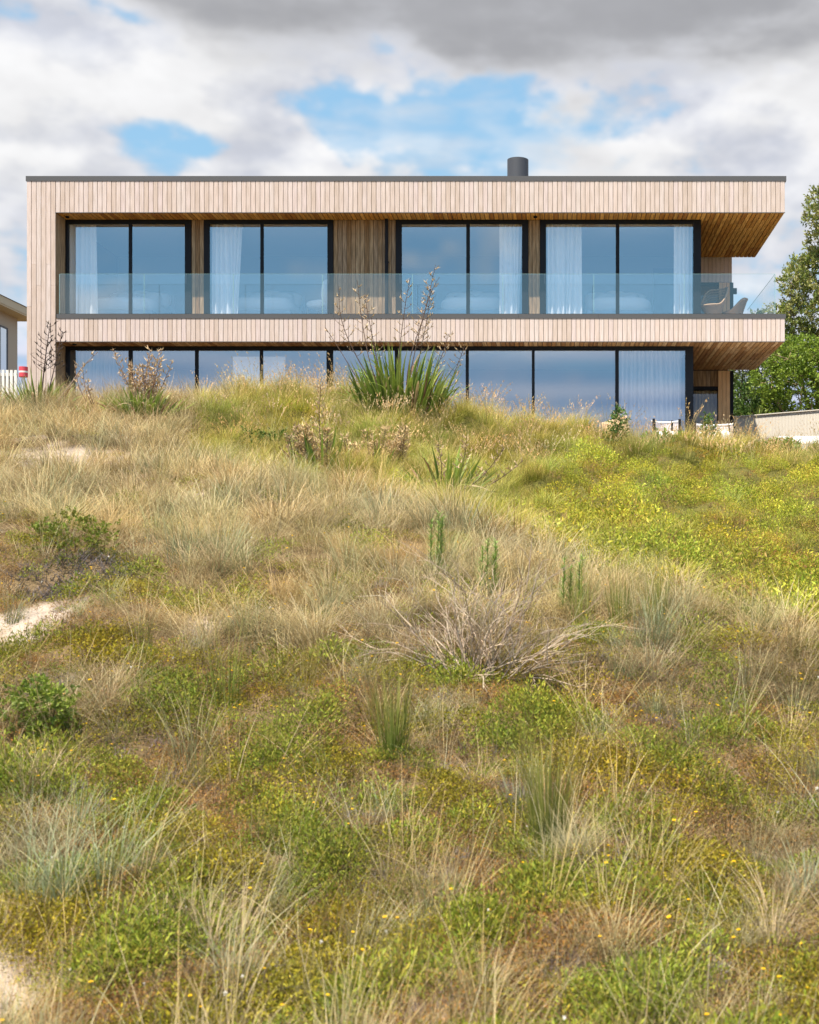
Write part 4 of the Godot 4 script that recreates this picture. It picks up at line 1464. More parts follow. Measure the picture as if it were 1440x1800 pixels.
func flax(called: String, label: String, at: Vector3, n: int, size: float, rad: float, spread: float) -> Node3D:
	var t := root_at(called, at)
	tag(t, label, "flax plant")
	if sword.is_empty():
		for k in 9:
			var g: Color = [Color(0.12, 0.19, 0.03), Color(0.16, 0.23, 0.04), Color(0.07, 0.13, 0.025)][k % 3]
			var e: Color = [Color(0.25, 0.32, 0.055), Color(0.36, 0.40, 0.10), Color(0.15, 0.22, 0.05)][(k / 2) % 3]
			sword.append(sword_mesh(1.0, 0.045, [0.02, 0.08, 0.18, 0.05, 0.35, 0.12, 0.03, 0.55, 0.1][k], g, e))
		sword.append(sword_mesh(1.0, 0.045, 0.7, Color(0.30, 0.22, 0.12), Color(0.42, 0.32, 0.18)))
		sword.append(sword_mesh(1.0, 0.04, 0.3, Color(0.20, 0.11, 0.06), Color(0.26, 0.16, 0.09)))
	for i in n:
		var a := rng.randf() * TAU
		var r := sqrt(rng.randf())
		var k := rng.randi() % 9
		if rng.randf() < 0.12:
			k = 9 + rng.randi() % 2
		var o := put("leaf", sword[k], mats.flaxleaf, t, Vector3(cos(a) * r * rad, -0.08, sin(a) * r * rad))
		var s := size * rng.randf_range(0.55, 1.0) * (1.08 - 0.35 * r)
		var tilt := spread * r * rng.randf_range(0.6, 1.2) + rng.randf_range(0.0, 0.10)
		var out := Vector3(cos(a), 0, sin(a))
		var axis := Vector3.UP.cross(out).normalized()
		var face := atan2(out.x, out.z) + rng.randf_range(-0.9, 0.9)
		o.basis = (Basis(axis, tilt) * Basis(Vector3.UP, face)).scaled_local(Vector3(minf(1.5, 0.9 + s * 0.4) * rng.randf_range(0.8, 1.2), s, s))
	return t


func V(x: float, y: float, z := 0.0) -> Vector3:
	return Vector3(x, y, z)


func on_land(x: float, d: float) -> Vector3:
	return Vector3(x, ground(x, d), -d)


func stalk_points(base: Vector2, tip: Vector2, sag: float, depth: float) -> Array:
	var mid := base.lerp(tip, 0.5) + Vector2(-(tip - base).y, (tip - base).x) * sag
	return [V(base.x, base.y, 0), V(mid.x, mid.y, depth * 0.5), V(tip.x, tip.y, depth)]


func make_plants() -> void:
	mats.dryplant = plant(0.25, 0.8)
	mats.flaxleaf = plant(0.45, 0.42)
	var tan := Color(0.50, 0.365, 0.215)
	var dark := Color(0.055, 0.045, 0.035)
	var stem := Color(0.13, 0.085, 0.06)
	# the big flax on the crest
	var f := flax("flax_bush", "large green flax clump on the crest with tall seed stalks before the lower glazing", on_land(-3.29, 27.1), 300, 1.85, 0.80, 0.50)
	for p in [[V(-0.18, 0.06), V(-0.55, 0.61), V(-1.18, 1.83, 0.1), V(-1.28, 2.74, 0.2)], [V(-0.18, 0.06), V(-0.52, 0.73), V(-0.78, 1.71, -0.1), V(-0.94, 2.92, -0.1)],
			[V(-0.1, 0.02), V(-0.36, 0.61), V(-0.58, 1.71, 0.2), V(-0.72, 2.5, 0.3)], [V(-0.06, 0.06), V(-0.04, 1.1), V(0.09, 2.19, 0.1), V(0.22, 2.92, 0.1)],
			[V(0.12, 0.06), V(0.18, 1.1), V(0.49, 2.19, -0.1), V(0.73, 3.27, -0.2)], [V(0.16, 0.06), V(0.37, 1.1), V(0.57, 1.95, 0.2), V(0.67, 2.68, 0.2)],
			[V(0.3, 0.06), V(0.62, 0.73), V(0.92, 1.34, 0.1), V(1.04, 1.72, 0.2)], [V(0.43, 0.06), V(0.95, 0.49), V(1.22, 1.1), V(1.37, 1.5)], [V(0.05, 0.06), V(0.3, 1.2, 0.2), V(0.62, 2.4, 0.3), V(0.86, 2.9, 0.3)]]:
		flower_stalk(f, p, tan, 0.48, 0.036, 0.22, stem)
	flower_stalk(f, [V(-0.3, 0.06), V(-0.79, 0.61), V(-1.25, 1.34), V(-1.6, 1.89)], tan, 0.8, 0.06, 0.14, stem)
	# flax at the foot of the wing wall, with black pods
	var g := flax("flax_bush", "green flax clump with black seed pods standing at the foot of the wing wall", on_land(-10.5, 25.9), 70, 0.95, 0.5, 0.55)
	flower_stalk(g, [V(0.02, 0.05), V(0.08, 0.7), V(0.16, 1.35), V(0.22, 1.72)], dark, 0.38, 0.030, 0.26, Color(0.10, 0.07, 0.06), 0.018)
	flower_stalk(g, [V(0.1, 0.05), V(0.25, 0.6), V(0.36, 1.1), V(0.46, 1.55)], dark, 0.45, 0.034, 0.18, Color(0.10, 0.07, 0.06), 0.014)
	flower_stalk(g, [V(0.30, 0.05), V(0.62, 0.45), V(0.86, 0.8), V(1.18, 1.12)], tan, 0.5, 0.13, 0.14, Color(0.34, 0.25, 0.2), 0.016)
	var g2 := flax("flax_bush", "small flax with black pods at the end of the picket fence", on_land(-11.55, 25.6), 36, 0.7, 0.35, 0.5)
	flower_stalk(g2, [V(0.0, 0.05), V(0.04, 0.6), V(0.10, 1.1), V(0.02, 1.45)], dark, 0.35, 0.036, 0.2, Color(0.10, 0.07, 0.06), 0.014)
	# dry seeding flax left of the hump
	var q := flax("flax_bush", "yellowing flax with a fan of tan seed stalks before the lower glazing", on_land(-8.1, 25.1), 170, 0.78, 0.6, 0.9)
	for p in [[-0.1, 0.1, -0.62, 1.25], [-0.05, 0.1, -0.45, 1.12], [0.0, 0.1, -0.28, 1.02], [0.0, 0.1, 0.12, 1.28], [0.05, 0.1, 0.24, 1.32], [0.08, 0.1, 0.38, 1.02], [0.1, 0.1, 0.52, 1.08], [-0.1, 0.1, -0.5, 0.8], [0.02, 0.1, 0.02, 0.95]]:
		flower_stalk(q, stalk_points(Vector2(p[0], p[1]), Vector2(p[2], p[3]), rng.randf_range(-0.06, 0.06), rng.randf_range(-0.3, 0.3)), tan, 0.35, 0.05, 0.12, Color(0.24, 0.13, 0.07), 0.010)
	for i in 8:
		var o0 := Vector2(rng.randf_range(-0.3, 0.4), 0.1)
		flower_stalk(q, stalk_points(o0, o0 + Vector2(rng.randf_range(-0.4, 0.35), rng.randf_range(0.5, 1.15)), rng.randf_range(-0.06, 0.06), rng.randf_range(-0.3, 0.3)), tan, 0.3, 0.045, 0.12, Color(0.30, 0.17, 0.09), 0.009)
	var q2 := flax("flax_bush", "sparse flax with two thin leaning seed stalks beside the dark jamb", on_land(-9.35, 25.4), 14, 0.45, 0.3, 0.8)
	for p in [[0.1, 0.05, -0.22, 0.95], [0.15, 0.05, -0.05, 0.98], [0.2, 0.05, 0.05, 0.6]]:
		flower_stalk(q2, stalk_points(Vector2(p[0], p[1]), Vector2(p[2], p[3]), 0.08, 0.1), tan, 0.4, 0.07, 0.10, Color(0.22, 0.13, 0.09), 0.010)
	# lower clumps in the green hollow, thick with tan seed heads
	var k1 := flax("flax_bush", "flax clump in the green hollow with tan seed heads, left of its neighbour", on_land(-3.95, 21.6), 70, 1.15, 0.4, 0.6)
	for p in [[-0.2, 0.05, -0.42, 0.92], [-0.3, 0.0, -0.55, 0.75], [0.05, 0.1, 0.0, 1.6], [-0.1, 0.05, -0.25, 0.7]]:
		flower_stalk(k1, stalk_points(Vector2(p[0], p[1]), Vector2(p[2], p[3]), 0.04, 0.15), tan, 0.25, 0.030, 0.16, stem, 0.011)
	var k2 := flax("flax_bush", "flax clump below the large one, smothered in tan seed heads", on_land(-3.1, 22.4), 60, 1.0, 0.4, 0.7)
	for p in [[0.0, 0.05, 0.1, 0.95], [0.1, 0.05, 0.3, 0.85], [-0.1, 0.05, -0.2, 0.9], [-0.2, 0.0, -0.4, 0.62], [0.25, 0.05, 0.5, 0.6], [0.0, 0.05, -0.05, 0.7], [0.2, 0.0, 0.2, 0.6]]:
		flower_stalk(k2, stalk_points(Vector2(p[0], p[1]), Vector2(p[2], p[3]), 0.03, rng.randf_range(-0.2, 0.3)), Color(0.58, 0.42, 0.22), 0.25, 0.026, 0.18, stem, 0.011)
	for i in 9:
		var o1 := Vector2(rng.randf_range(-0.4, 0.2), 0.0)
		flower_stalk(k1, stalk_points(o1, o1 + Vector2(rng.randf_range(-0.35, 0.15), rng.randf_range(0.5, 0.95)), 0.05, rng.randf_range(-0.2, 0.3)), Color(0.58, 0.42, 0.22), 0.3, 0.028, 0.16, stem, 0.010)
	for i in 11:
		var o2 := Vector2(rng.randf_range(-0.5, 0.5), 0.0)
		flower_stalk(k2, stalk_points(o2, o2 + Vector2(rng.randf_range(-0.2, 0.2), rng.randf_range(0.5, 1.0)), 0.05, rng.randf_range(-0.2, 0.35)), Color(0.60, 0.44, 0.24), 0.3, 0.026, 0.17, stem, 0.010)
	var k3 := flax("flax_bush", "spreading flax with bright arching leaves where dry grass meets the creeper slope", on_land(-1.75, 20.3), 90, 1.15, 0.35, 1.0)
	for p in [[0.2, 0.0, 0.95, 0.75], [0.3, 0.0, 1.25, 0.55], [-0.1, 0.0, -0.1, 0.8], [0.1, 0.0, 0.35, 0.95]]:
		flower_stalk(k3, stalk_points(Vector2(p[0], p[1]), Vector2(p[2], p[3]), -0.06, 0.1), tan, 0.4, 0.06, 0.12, stem, 0.010)
	var k4 := flax("flax_bush", "small pale strap-leaved flax below the white terrace chairs", on_land(2.35, 25.6), 22, 0.6, 0.15, 0.8)
	k4.set_meta("category", "flax plant")
	dead_bush()
	fleabane(-1.25, 13.3, 0.78, "tall feathery green plant behind the dead shrub, first from the wing wall side")
	fleabane(-0.7, 12.5, 0.66, "feathery green plant rising just above the dead shrub's middle")
	fleabane(0.18, 12.2, 0.64, "single feathery green plant beside the dead shrub's outer twigs, towards the creeper slope")
	# rush clumps
	for p in [[-1.2, 9.4, 1.0, "slender green rush clump standing below the dead shrub", 150], [-0.05, 8.2, 0.95, "dense dark green rush clump in the low cover, thickest of the rushes", 330], [0.62, 12.0, 0.75, "brownish rush clump at the brow beside the dead shrub", 70], [0.95, 11.8, 0.7, "brown-tipped rush clump at the brow nearest the creeper slope", 70], [-2.6, 10.1, 0.6, "thin rush clump among yellow flowers on the wing wall side", 50], [0.25, 11.9, 0.7, "short golden rush clump at the brow next to the lone feathery plant", 60]]:
		var c := put("rush_clump", rush_mesh(int(p[4]), 0.35, 0.95, Color(0.10, 0.15, 0.02), Color(0.30, 0.27, 0.07)), mats.dryplant, null, on_land(p[0], p[1]))
		tag(c, p[3], "rush", "rush clumps on the dune")
	# tussocks that stand alone in the low cover
	for p in [[-2.80, 7.3, 6, 0.95, 0, "tall grey-green grass tussock above the bare sand nearest the beach"], [-1.95, 6.95, 6, 0.46, 1, "pale straw-coloured grass tussock, short and dense, among green cover"], [0.98, 7.0, 2, 0.72, 1, "loose straw tussock with long bent stems nearest the beach, creeper slope side"], [-3.75, 8.9, 4, 0.55, 1, "pale dry grass tussock behind the tall grey-green tussock"]]:
		var tb := MB.new()
		for k in int(p[2]):
			var off := Vector3(rng.randf_range(-0.30, 0.30), 0, rng.randf_range(-0.22, 0.22))
			for i in 48:
				var a := rng.randf() * TAU
				var out := Vector3(cos(a), 0, sin(a))
				var c0 := Color(0.20, 0.24, 0.11) if p[4] == 0 else Color(0.44, 0.33, 0.18)
				var c1: Color = pick([Color(0.44, 0.46, 0.28), Color(0.56, 0.52, 0.32), Color(0.34, 0.39, 0.24)] if p[4] == 0 else [Color(0.58, 0.44, 0.25), Color(0.64, 0.50, 0.31), Color(0.48, 0.36, 0.21)])
				tb.blade(off + out * rng.randf() * 0.08, (Vector3.UP + out * rng.randf_range(0.0, 0.32) + Vector3(rng.randf_range(-0.15, 0.25), 0, 0)).normalized(), out, p[3] * rng.randf_range(0.25, 1.0), 0.0042, rng.randf_range(0.0, 0.9), 4, vary(c0, 0.2), vary(c1, 0.2))
		tag(put("grass_tussock", tb.mesh(), mats.dryplant, null, on_land(p[0], p[1])), p[5], "grass tussock", "lone grass tussocks in the low cover")
	# leafy shrubs
	shrub("small_shrub", "small dark conical shrub on the slope below the tan lounger", on_land(1.39, 28.3), [[0, 0.25, 0, 0.20], [0.02, 0.5, 0, 0.15], [0.05, 0.72, 0, 0.09]], 420, 0.075, [Color(0.07, 0.14, 0.03), Color(0.11, 0.19, 0.04)])
	shrub("small_shrub", "small upright green shrub in front of the wide white terrace chair", on_land(3.72, 30.3), [[0, 0.2, 0, 0.2], [-0.03, 0.48, 0, 0.14], [-0.06, 0.72, 0, 0.08]], 380, 0.075, [Color(0.08, 0.15, 0.03), Color(0.13, 0.20, 0.04)])
	shrub("small_shrub", "bright green leafy shrub in front of the white low wall", on_land(5.35, 29.6), [[0, 0.02, 0, 0.22], [-0.16, 0.08, 0, 0.16], [0.16, 0.12, 0, 0.16], [0.1, 0.2, 0, 0.1]], 600, 0.09, [Color(0.16, 0.27, 0.04), Color(0.21, 0.32, 0.06), Color(0.11, 0.2, 0.03)])
	shrub("small_shrub", "rounded green shrub below the white low wall, at the fence side", on_land(6.25, 30.2), [[0, -0.05, 0, 0.2], [0.3, -0.02, 0, 0.2], [0.6, 0.0, 0, 0.2]], 600, 0.085, [Color(0.14, 0.24, 0.04), Color(0.19, 0.28, 0.05)])
	shrub("small_shrub", "green leafy shrub under the small white terrace chair", on_land(2.5, 28.6), [[0, 0.15, 0, 0.3], [0.4, 0.2, 0, 0.28], [-0.4, 0.12, 0, 0.25]], 700, 0.085, [Color(0.16, 0.25, 0.04), Color(0.22, 0.3, 0.06)])
	shrub("small_shrub", "green leafy shrub between the terrace chairs and the planter", on_land(4.6, 29.4), [[0, 0.02, 0, 0.24], [0.4, 0.02, 0, 0.22], [-0.4, 0.0, 0, 0.2]], 600, 0.085, [Color(0.16, 0.25, 0.04), Color(0.22, 0.3, 0.06)])
	shrub("small_shrub", "yellow-green fine-leaved shrub low on the front dune below the bare sand", on_land(-3.95, 9.8), [[0, 0.14, 0, 0.24], [0.12, 0.22, 0.05, 0.16], [-0.14, 0.2, 0, 0.16]], 1100, 0.04, [Color(0.18, 0.24, 0.03), Color(0.25, 0.31, 0.05), Color(0.12, 0.17, 0.03)])
	shrub("small_shrub", "olive fine-leaved shrub next to the dark twig mat", on_land(-5.25, 13.9), [[0, 0.12, 0, 0.3], [0.3, 0.14, 0.05, 0.2], [-0.3, 0.16, 0, 0.2]], 1000, 0.04, [Color(0.17, 0.22, 0.03), Color(0.20, 0.20, 0.04)])
	shrub("small_shrub", "dark green leafy shrub under the crest's golden grass hump", on_land(-5.6, 23.6), [[0, 0.15, 0, 0.35], [0.4, 0.2, 0, 0.3], [0.7, 0.1, 0.1, 0.3]], 800, 0.07, [Color(0.07, 0.12, 0.02), Color(0.12, 0.18, 0.03)])
	twig_mat()
	flowers()


func fleabane(x: float, d: float, tall: float, label: String) -> void:
	var b := MB.new()
	for s in 4:
		var o := Vector3(rng.randf_range(-0.11, 0.11), 0, rng.randf_range(-0.08, 0.08))
		var h := tall * rng.randf_range(0.75, 1.0)
		b.tube(PackedVector3Array([o, o + Vector3(0.01, h * 0.5, 0), o + Vector3(0.02, h, 0)]), 0.006, 0.002, 4, Color(0.16, 0.2, 0.06))
		for i in 110:
			var t := rng.randf_range(0.1, 1.0)
			var a := rng.randf() * TAU
			var out := Vector3(cos(a), 0, sin(a))
			b.blade(o + Vector3(0.02 * t, h * t, 0), (Vector3.UP * 0.9 + out * 0.9).normalized(), out, rng.randf_range(0.08, 0.17) * (1.15 - 0.6 * t), 0.010, 0.4, 2, Color(0.18, 0.28, 0.06), vary(Color(0.32, 0.44, 0.12), 0.25))
	tag(put("feathery_plant", b.mesh(), plant(0.5), null, on_land(x, d)), label, "weed", "feathery plants near the dead shrub")


func branch(b: MB, p: Vector3, dir: Vector3, len: float, r: float, depth: int, col: Color) -> void:
	var pts := PackedVector3Array([p])
	var q := p
	var dd := dir
	var n := 6
	var turn := Vector3(rng.randf_range(-1, 1), rng.randf_range(-0.9, 0.5), rng.randf_range(-1, 1)) * 0.22
	for i in n:
		dd = (dd + turn * 0.55 + Vector3(rng.randf_range(-1, 1), rng.randf_range(-1, 1), rng.randf_range(-1, 1)) * 0.13).normalized()
		q += dd * len / n
		pts.append(q)
		if depth > 0 and i >= 1 and rng.randf() < 0.62:
			var s := (dd + Vector3(rng.randf_range(-1, 1), rng.randf_range(-0.4, 0.8), rng.randf_range(-1, 1)) * 0.75).normalized()
			branch(b, q, s, len * rng.randf_range(0.35, 0.6), r * 0.55, depth - 1, col)
	b.tube(pts, r, r * 0.35, 5 if depth > 0 else 4, vary(col, 0.2), vary(col, 0.2))


func dead_bush() -> void:
	var t := root_at("dead_shrub", on_land(-0.62, 10.9))
	tag(t, "dead leafless shrub, a tangle of pale dry branches on the front dune", "dead shrub")
	var bark := plant(0.0, 0.85)
	var tones := [Color(0.48, 0.37, 0.26), Color(0.38, 0.29, 0.21), Color(0.56, 0.44, 0.31), Color(0.29, 0.23, 0.18)]
	for i in 60:
		var b := MB.new()
		var a := PI * (i + rng.randf()) / 60.0
		var out := Vector3(cos(a), 0, sin(a * 2.0) * 0.5)
		var lift := 0.5 + 0.9 * sin(a) * rng.randf_range(0.5, 1.4)
		var start := Vector3(rng.randf_range(-0.22, 0.22), -0.03, rng.randf_range(-0.15, 0.15))
		branch(b, start, (out + Vector3.UP * lift).normalized(), rng.randf_range(0.5, 1.0), rng.randf_range(0.005, 0.010), 2, pick(tones))
		put("branch", b.mesh(), bark, t)


func twig_mat() -> void:
	var b := MB.new()
	for i in 900:
		var a := rng.randf() * TAU
		var r := sqrt(rng.randf())
		var x := -4.95 + cos(a) * r * 0.62
		var d := 13.1 + sin(a) * r * 0.6
		var o := Vector3(cos(rng.randf() * TAU), 0, rng.randf_range(-1, 1)).normalized()
		b.blade(on_land(x, d), (Vector3.UP * 0.55 + o).normalized(), -o, rng.randf_range(0.14, 0.40), 0.009, rng.randf_range(-0.3, 0.9), 3, Color(0.07, 0.06, 0.06), vary(Color(0.17, 0.15, 0.15), 0.4))
	tag(put("twig_mat", b.mesh(), mats.dryplant), "mat of dead dark grey twigs on the front dune above the bare sand", "dead twigs")


func shrub(called: String, label: String, at: Vector3, blobs: Array, n: int, leaf_len: float, cols: Array) -> void:
	var b := MB.new()
	crown(b, blobs, n, leaf_len, cols)
	var t := root_at(called, at)
	tag(t, label, "shrub")
	put("foliage", b.mesh(), mats.leaf if mats.has("leaf") else plant(0.5, 0.5), t)
	var s := MB.new()
	for q in blobs:
		s.tube(PackedVector3Array([Vector3(q[0] * 0.2, -0.05, 0), Vector3(q[0] * 0.7, q[1] * 0.6, q[2] * 0.5), Vector3(q[0], q[1], q[2])]), 0.014, 0.005, 5, Color(0.16, 0.11, 0.07))
	put("stem", s.mesh(), mats.dryplant, t)


# leaves in sprigs on the surface of uneven lobes
func crown(b: MB, blobs: Array, n: int, leaf_len: float, cols: Array, wide := 0.42) -> void:
	var weight := 0.0
	for q in blobs:
		weight += q[3] * q[3]
	for q in blobs:
		var c := Vector3(q[0], q[1], q[2])
		var r: float = q[3]
		var m := int(n * 2.6 * r * r / weight / 9.0) + 1
		for i in m:
			var d := Vector3(rng.randfn(), rng.randfn() * 0.9 + 0.15, rng.randfn()).normalized()
			var rr := r * (0.55 + 0.55 * sqrt(rng.randf())) * (1.0 + 0.25 * sin(d.x * 5.0 + c.x * 3.0) * cos(d.y * 4.0 + c.y))
			var p := c + d * rr
			var grow := (d + Vector3.UP * 0.5 + Vector3(rng.randf_range(-0.5, 0.5), rng.randf_range(-0.5, 0.5), rng.randf_range(-0.5, 0.5))).normalized()
			var base: Color = pick(cols)
			for k in 9:
				var o := (grow * 0.7 + Vector3(rng.randf_range(-1, 1), rng.randf_range(-0.7, 1), rng.randf_range(-1, 1))).normalized()
				var side := o.cross(Vector3(rng.randf_range(-1, 1), rng.randf_range(-1, 1), rng.randf_range(-1, 1))).normalized()
				var l := leaf_len * rng.randf_range(0.7, 1.25)
				b.leaf(p + grow * leaf_len * rng.randf_range(-0.4, 1.3), o, side, l, l * wide, vary(base, 0.22), 0.15)


func flowers() -> void:
	var m := MB.new()
	m.tube(PackedVector3Array([Vector3(0, 0, 0), Vector3(0.01, 0.1, 0), Vector3(0.0, 0.2, 0.01)]), 0.0016, 0.0012, 3, Color(0.2, 0.24, 0.06))
	for k in 11:
		var a := TAU * k / 11.0
		var o := Vector3(cos(a), 0.35, sin(a)).normalized()
		m.leaf(Vector3(0, 0.2, 0.01), o, o.cross(Vector3.UP).normalized(), 0.017, 0.009, Color(0.86, 0.58, 0.015))
	m.pillow(Vector3(0, 0.204, 0.01), Vector3(0.007, 0.004, 0.007), 0.004, 5, Color(0.80, 0.46, 0.01))
	var yellow := m.mesh()
	var w := MB.new()
	w.tube(PackedVector3Array([Vector3(0, 0, 0), Vector3(0.01, 0.08, 0), Vector3(0.0, 0.17, 0.01)]), 0.0015, 0.0012, 3, Color(0.25, 0.22, 0.1))
	for k in 16:
		var o := Vector3(rng.randf_range(-1, 1), rng.randf_range(-0.4, 1), rng.randf_range(-1, 1)).normalized()
		w.leaf(Vector3(0, 0.17, 0.01), o, o.cross(Vector3(0.3, 0.8, 0.2)).normalized(), 0.013, 0.008, Color(0.78, 0.74, 0.66))
	var white := w.mesh()
	var mat := plant(0.3, 0.7)
	var made := 0
	var tries := 0
	while made < 290 and tries < 12000:
		tries += 1
		var d := sqrt(rng.randf_range(5.4 * 5.4, 15.0 * 15.0))
		var x := rng.randf_range(-d * 0.46, d * 0.23)
		if d > brow(x) - 0.4 or bare(x, d) > 0.3:
			continue
		var dens := patch_b.get_noise_2d(x * 1.7 + 200.0, d * 1.7)
		if dens < 0.05 and rng.randf() < 0.85:
			continue
		var is_white := rng.randf() < 0.13
		var o := put("white_seed_head" if is_white else "yellow_flower", white if is_white else yellow, mat, null, on_land(x, d) + Vector3(0, 0.02, 0))
		o.rotation = Vector3(rng.randf_range(-0.1, 0.35), rng.randf() * TAU, rng.randf_range(-0.2, 0.2))
		o.scale = Vector3(1, 1.25, 1) * rng.randf_range(0.55, 1.0)
		if is_white:
			tag(o, "small white fluffy seed head on a thin stem in the dune cover", "seed head", "white seed heads in the dune cover")
		else:
			tag(o, "small yellow daisy-like flower on a thin stem in the dune cover", "flower", "yellow flowers in the dune cover")
		made += 1


# ---------------------------------------------------------------- trees behind the fence
func tree(called: String, label: String, at: Vector3, limbs: Array, blobs: Array, n: int, leaf_len: float, cols: Array, bark: Color, r := 0.16) -> void:
	var t := root_at(called, at)
	t.scale = Vector3.ONE * 1.06
	tag(t, label, "tree", "trees and bushes behind the batten fence")
	var b := MB.new()
	for l in limbs:
		var line := PackedVector3Array()
		for p in l:
			line.append(p)
		b.tube(line, r * (1.0 if l == limbs[0] else 0.5), r * 0.22, 8, bark, bark * 1.15)
	# twigs out to every lobe
	for q in blobs:
		var c := Vector3(q[0], q[1], q[2])
		var best: Vector3 = limbs[0][0]
		for l in limbs:
			for p in l:
				if p.distance_to(c) < best.distance_to(c):
					best = p
		b.tube(PackedVector3Array([best, best.lerp(c, 0.5) + Vector3(0, -0.1, 0.05), c]), r * 0.2, 0.012, 5, bark)
		for k in 5:
			b.tube(PackedVector3Array([c, c + Vector3(rng.randfn(), rng.randfn() + 0.3, rng.randfn()).normalized() * q[3] * 0.9]), 0.014, 0.005, 4, bark)
	put("trunk", b.mesh(), mats.dryplant, t)
	var c := MB.new()
	crown(c, blobs, n, leaf_len, cols)
	put("crown", c.mesh(), mats.leaf, t)


func make_trees() -> void:
	mats.leaf = plant(0.5, 0.42)
	var lite := [Color(0.23, 0.27, 0.06), Color(0.30, 0.31, 0.09), Color(0.16, 0.20, 0.05), Color(0.36, 0.34, 0.13)]
	var bright := [Color(0.21, 0.30, 0.035), Color(0.28, 0.36, 0.06), Color(0.15, 0.22, 0.03)]
	var deep := [Color(0.075, 0.13, 0.03), Color(0.11, 0.18, 0.04), Color(0.17, 0.24, 0.06), Color(0.055, 0.10, 0.025)]
	var g := 2.85
	# tall tree whose crown climbs out of the frame
	var tall: Array = []
	for q in [[0.85, 11.4, 0.45], [0.35, 10.9, 0.40], [1.5, 11.3, 0.7], [0.15, 10.1, 0.55], [1.0, 10.2, 0.8], [0.5, 9.3, 0.6], [-0.35, 8.2, 0.5], [0.3, 8.3, 0.65], [-0.85, 7.6, 0.45], [-0.3, 7.3, 0.6], [1.2, 8.6, 0.9], [-1.15, 6.6, 0.4], [-0.7, 6.4, 0.55], [0.2, 6.6, 0.8], [1.3, 6.9, 1.0], [-1.2, 5.7, 0.5], [-0.3, 5.5, 0.7], [0.6, 5.4, 0.8], [2.0, 8.0, 1.0], [2.2, 10.0, 0.9], [-0.9, 4.8, 0.6], [0.1, 4.4, 0.7], [1.5, 5.0, 1.0]]:
		tall.append([q[0], q[1], rng.randf_range(-0.6, 0.6), q[2]])
	tree("tall_tree", "tall loose-crowned tree rising highest behind the batten fence", Vector3(10.2, g, -50.4), [[V(0.2, 0), V(0.1, 2.2), V(0.4, 4.5, 0.2), V(0.6, 7.0), V(0.7, 10.5)], [V(0.1, 2.4), V(-0.5, 4.4), V(-0.8, 6.6)], [V(0.4, 4.5), V(1.3, 6.5), V(1.6, 8.5)]], tall, 21000, 0.12, lite, Color(0.22, 0.17, 0.12))
	var mid: Array = []
	for q in [[0.0, 4.4, 0.7], [0.7, 4.6, 0.7], [-0.5, 3.7, 0.7], [0.3, 3.5, 0.8], [1.2, 3.7, 0.8], [1.9, 4.5, 0.8], [1.8, 3.2, 0.8], [-0.3, 2.9, 0.5]]:
		mid.append([q[0], q[1], rng.randf_range(-0.5, 0.5), q[2]])
	tree("bushy_tree", "bright green bushy tree with pale forked trunk just behind the batten fence", Vector3(8.75, g, -47.9), [[V(0.5, -0.1), V(0.38, 1.0), V(0.2, 1.9), V(-0.1, 2.6), V(-0.5, 3.3)], [V(0.2, 1.9), V(0.5, 2.8), V(0.6, 4.2)], [V(0.85, -0.1), V(0.8, 1.5), V(0.9, 3.0), V(1.2, 4.0)], [V(1.3, -0.1), V(1.2, 2.0), V(1.6, 3.6)]], mid, 8000, 0.11, bright, Color(0.46, 0.33, 0.20), 0.075)
	var low: Array = []
	for q in [[-1.3, 1.0, 0.8], [-0.4, 1.2, 0.9], [0.5, 1.0, 0.8], [1.3, 1.1, 0.8], [-0.9, 2.2, 0.8], [0.1, 2.4, 0.8], [0.9, 2.1, 0.8], [-1.5, 2.6, 0.6], [-0.3, 3.3, 0.6], [0.5, 3.1, 0.6], [-2.2, 1.2, 0.7], [-2.2, 2.4, 0.6], [2.1, 1.2, 0.9], [2.6, 2.4, 0.8]]:
		low.append([q[0], q[1], rng.randf_range(-0.5, 0.5), q[2]])
	tree("dark_bush", "dense dark green bush filling the gap between timber pillar and bushy tree", Vector3(7.85, g, -49.4), [[V(0, 0), V(0, 1.0), V(0.1, 2.4)], [V(0, 0.6), V(-1.0, 1.6), V(-1.4, 2.4)], [V(0, 0.6), V(0.9, 1.5), V(1.6, 2.2)]], low, 13000, 0.12, deep, Color(0.14, 0.10, 0.07), 0.1)
	var back: Array = []
	for q in [[0, 5.0, 0.9], [0.8, 5.6, 0.8], [-0.8, 4.4, 0.8], [1.3, 6.3, 0.55], [0.4, 6.2, 0.5], [0.9, 6.9, 0.4], [1.6, 5.0, 0.9], [-1.5, 4.0, 0.6], [0, 3.6, 1.0], [1.2, 3.5, 1.0]]:
		back.append([q[0], q[1], rng.randf_range(-0.5, 0.5), q[2]])
	tree("round_tree", "soft green tree seen through the end of the glass balustrade", Vector3(7.7, g, -54.6), [[V(0.2, 0), V(0.2, 2.5), V(0.4, 5.5)], [V(0.2, 2.5), V(-0.8, 4.0)], [V(0.3, 3.5), V(1.2, 5.6), V(1.0, 6.8)]], back, 9000, 0.11, [Color(0.17, 0.22, 0.06), Color(0.22, 0.26, 0.08), Color(0.12, 0.16, 0.05)], Color(0.2, 0.16, 0.12), 0.12)
	# palm-like plant with a fan of sword leaves
	var p := root_at("cabbage_tree", Vector3(7.6, g, -47.3))
	tag(p, "spiky cabbage tree with sword leaves in front of the dark bush", "tree", "trees and bushes behind the batten fence")
	var tr := MB.new()
	tr.tube(PackedVector3Array([V(0, -0.1), V(0.02, 1.0), V(0.0, 2.25)]), 0.09, 0.07, 8, Color(0.2, 0.16, 0.12))
	put("trunk", tr.mesh(), mats.dryplant, p)
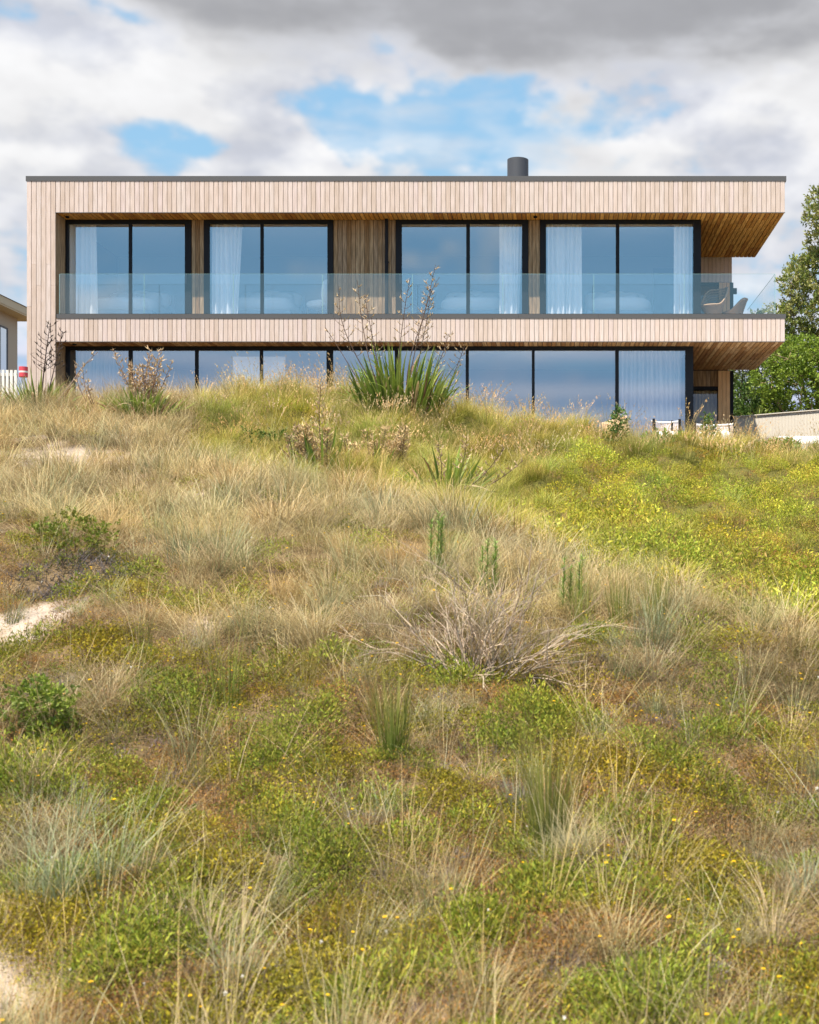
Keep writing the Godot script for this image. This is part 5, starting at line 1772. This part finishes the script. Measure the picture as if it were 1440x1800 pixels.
	for i in 60:
		var a := rng.randf() * TAU
		var out := Vector3(cos(a), 0, sin(a))
		var o := put("leaf", sword[[0, 2, 4, 5, 8][i % 5]], mats.flaxleaf, p, Vector3(0, 2.2, 0))
		var tilt := rng.randf_range(0.05, 2.0)
		o.basis = (Basis(Vector3.UP.cross(out).normalized(), tilt) * Basis(Vector3.UP, atan2(out.x, out.z))).scaled_local(Vector3(0.9, rng.randf_range(0.65, 0.9), 0.9))


func _ready() -> void:
	rng.seed = 20240
	# camera: level, with the lens shifted so that uprights stay upright
	var cam := Camera3D.new()
	cam.name = "camera"
	cam.projection = Camera3D.PROJECTION_FRUSTUM
	cam.near = CAM_PULL
	cam.far = 9000.0
	cam.size = LENS_SIZE * CAM_PULL
	cam.frustum_offset = Vector2(LENS_SIDE, LENS_RISE) * CAM_PULL
	var at := CameraAttributesPhysical.new()
	at.frustum_focal_length = 45.0
	at.frustum_near = CAM_PULL
	at.frustum_far = 9000.0
	at.frustum_focus_distance = 31.0
	at.exposure_aperture = 3.4
	cam.attributes = at
	add_child(cam)
	cam.near = CAM_PULL
	cam.far = 9000.0
	cam.size = LENS_SIZE * CAM_PULL
	cam.current = true
	# sky, sun, exposure
	var env := Environment.new()
	env.background_mode = Environment.BG_SKY
	env.sky = Sky.new()
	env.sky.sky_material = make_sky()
	env.tonemap_mode = Environment.TONE_MAPPER_LINEAR
	env.tonemap_exposure = EXPOSURE
	env.sdfgi_enabled = true
	env.ssao_enabled = true
	env.ssil_enabled = true
	var we := WorldEnvironment.new()
	we.name = "environment"
	we.environment = env
	add_child(we)
	var sun := DirectionalLight3D.new()
	sun.name = "sun"
	sun.light_energy = 1.6
	sun.light_color = Color(1.0, 0.965, 0.91)
	sun.light_angular_distance = 0.5
	sun.shadow_enabled = true
	sun.rotation = Vector3(-deg_to_rad(SUN_HEIGHT), -deg_to_rad(SUN_TURN), 0)
	add_child(sun)
	# structure
	make_land()
	make_mats()
	make_house()
	make_rooms()
	make_outside_things()
	# planting
	mats.dryplant = plant(0.25, 0.8)
	mats.flaxleaf = plant(0.45, 0.42)
	make_cover()
	make_plants()
	make_trees()
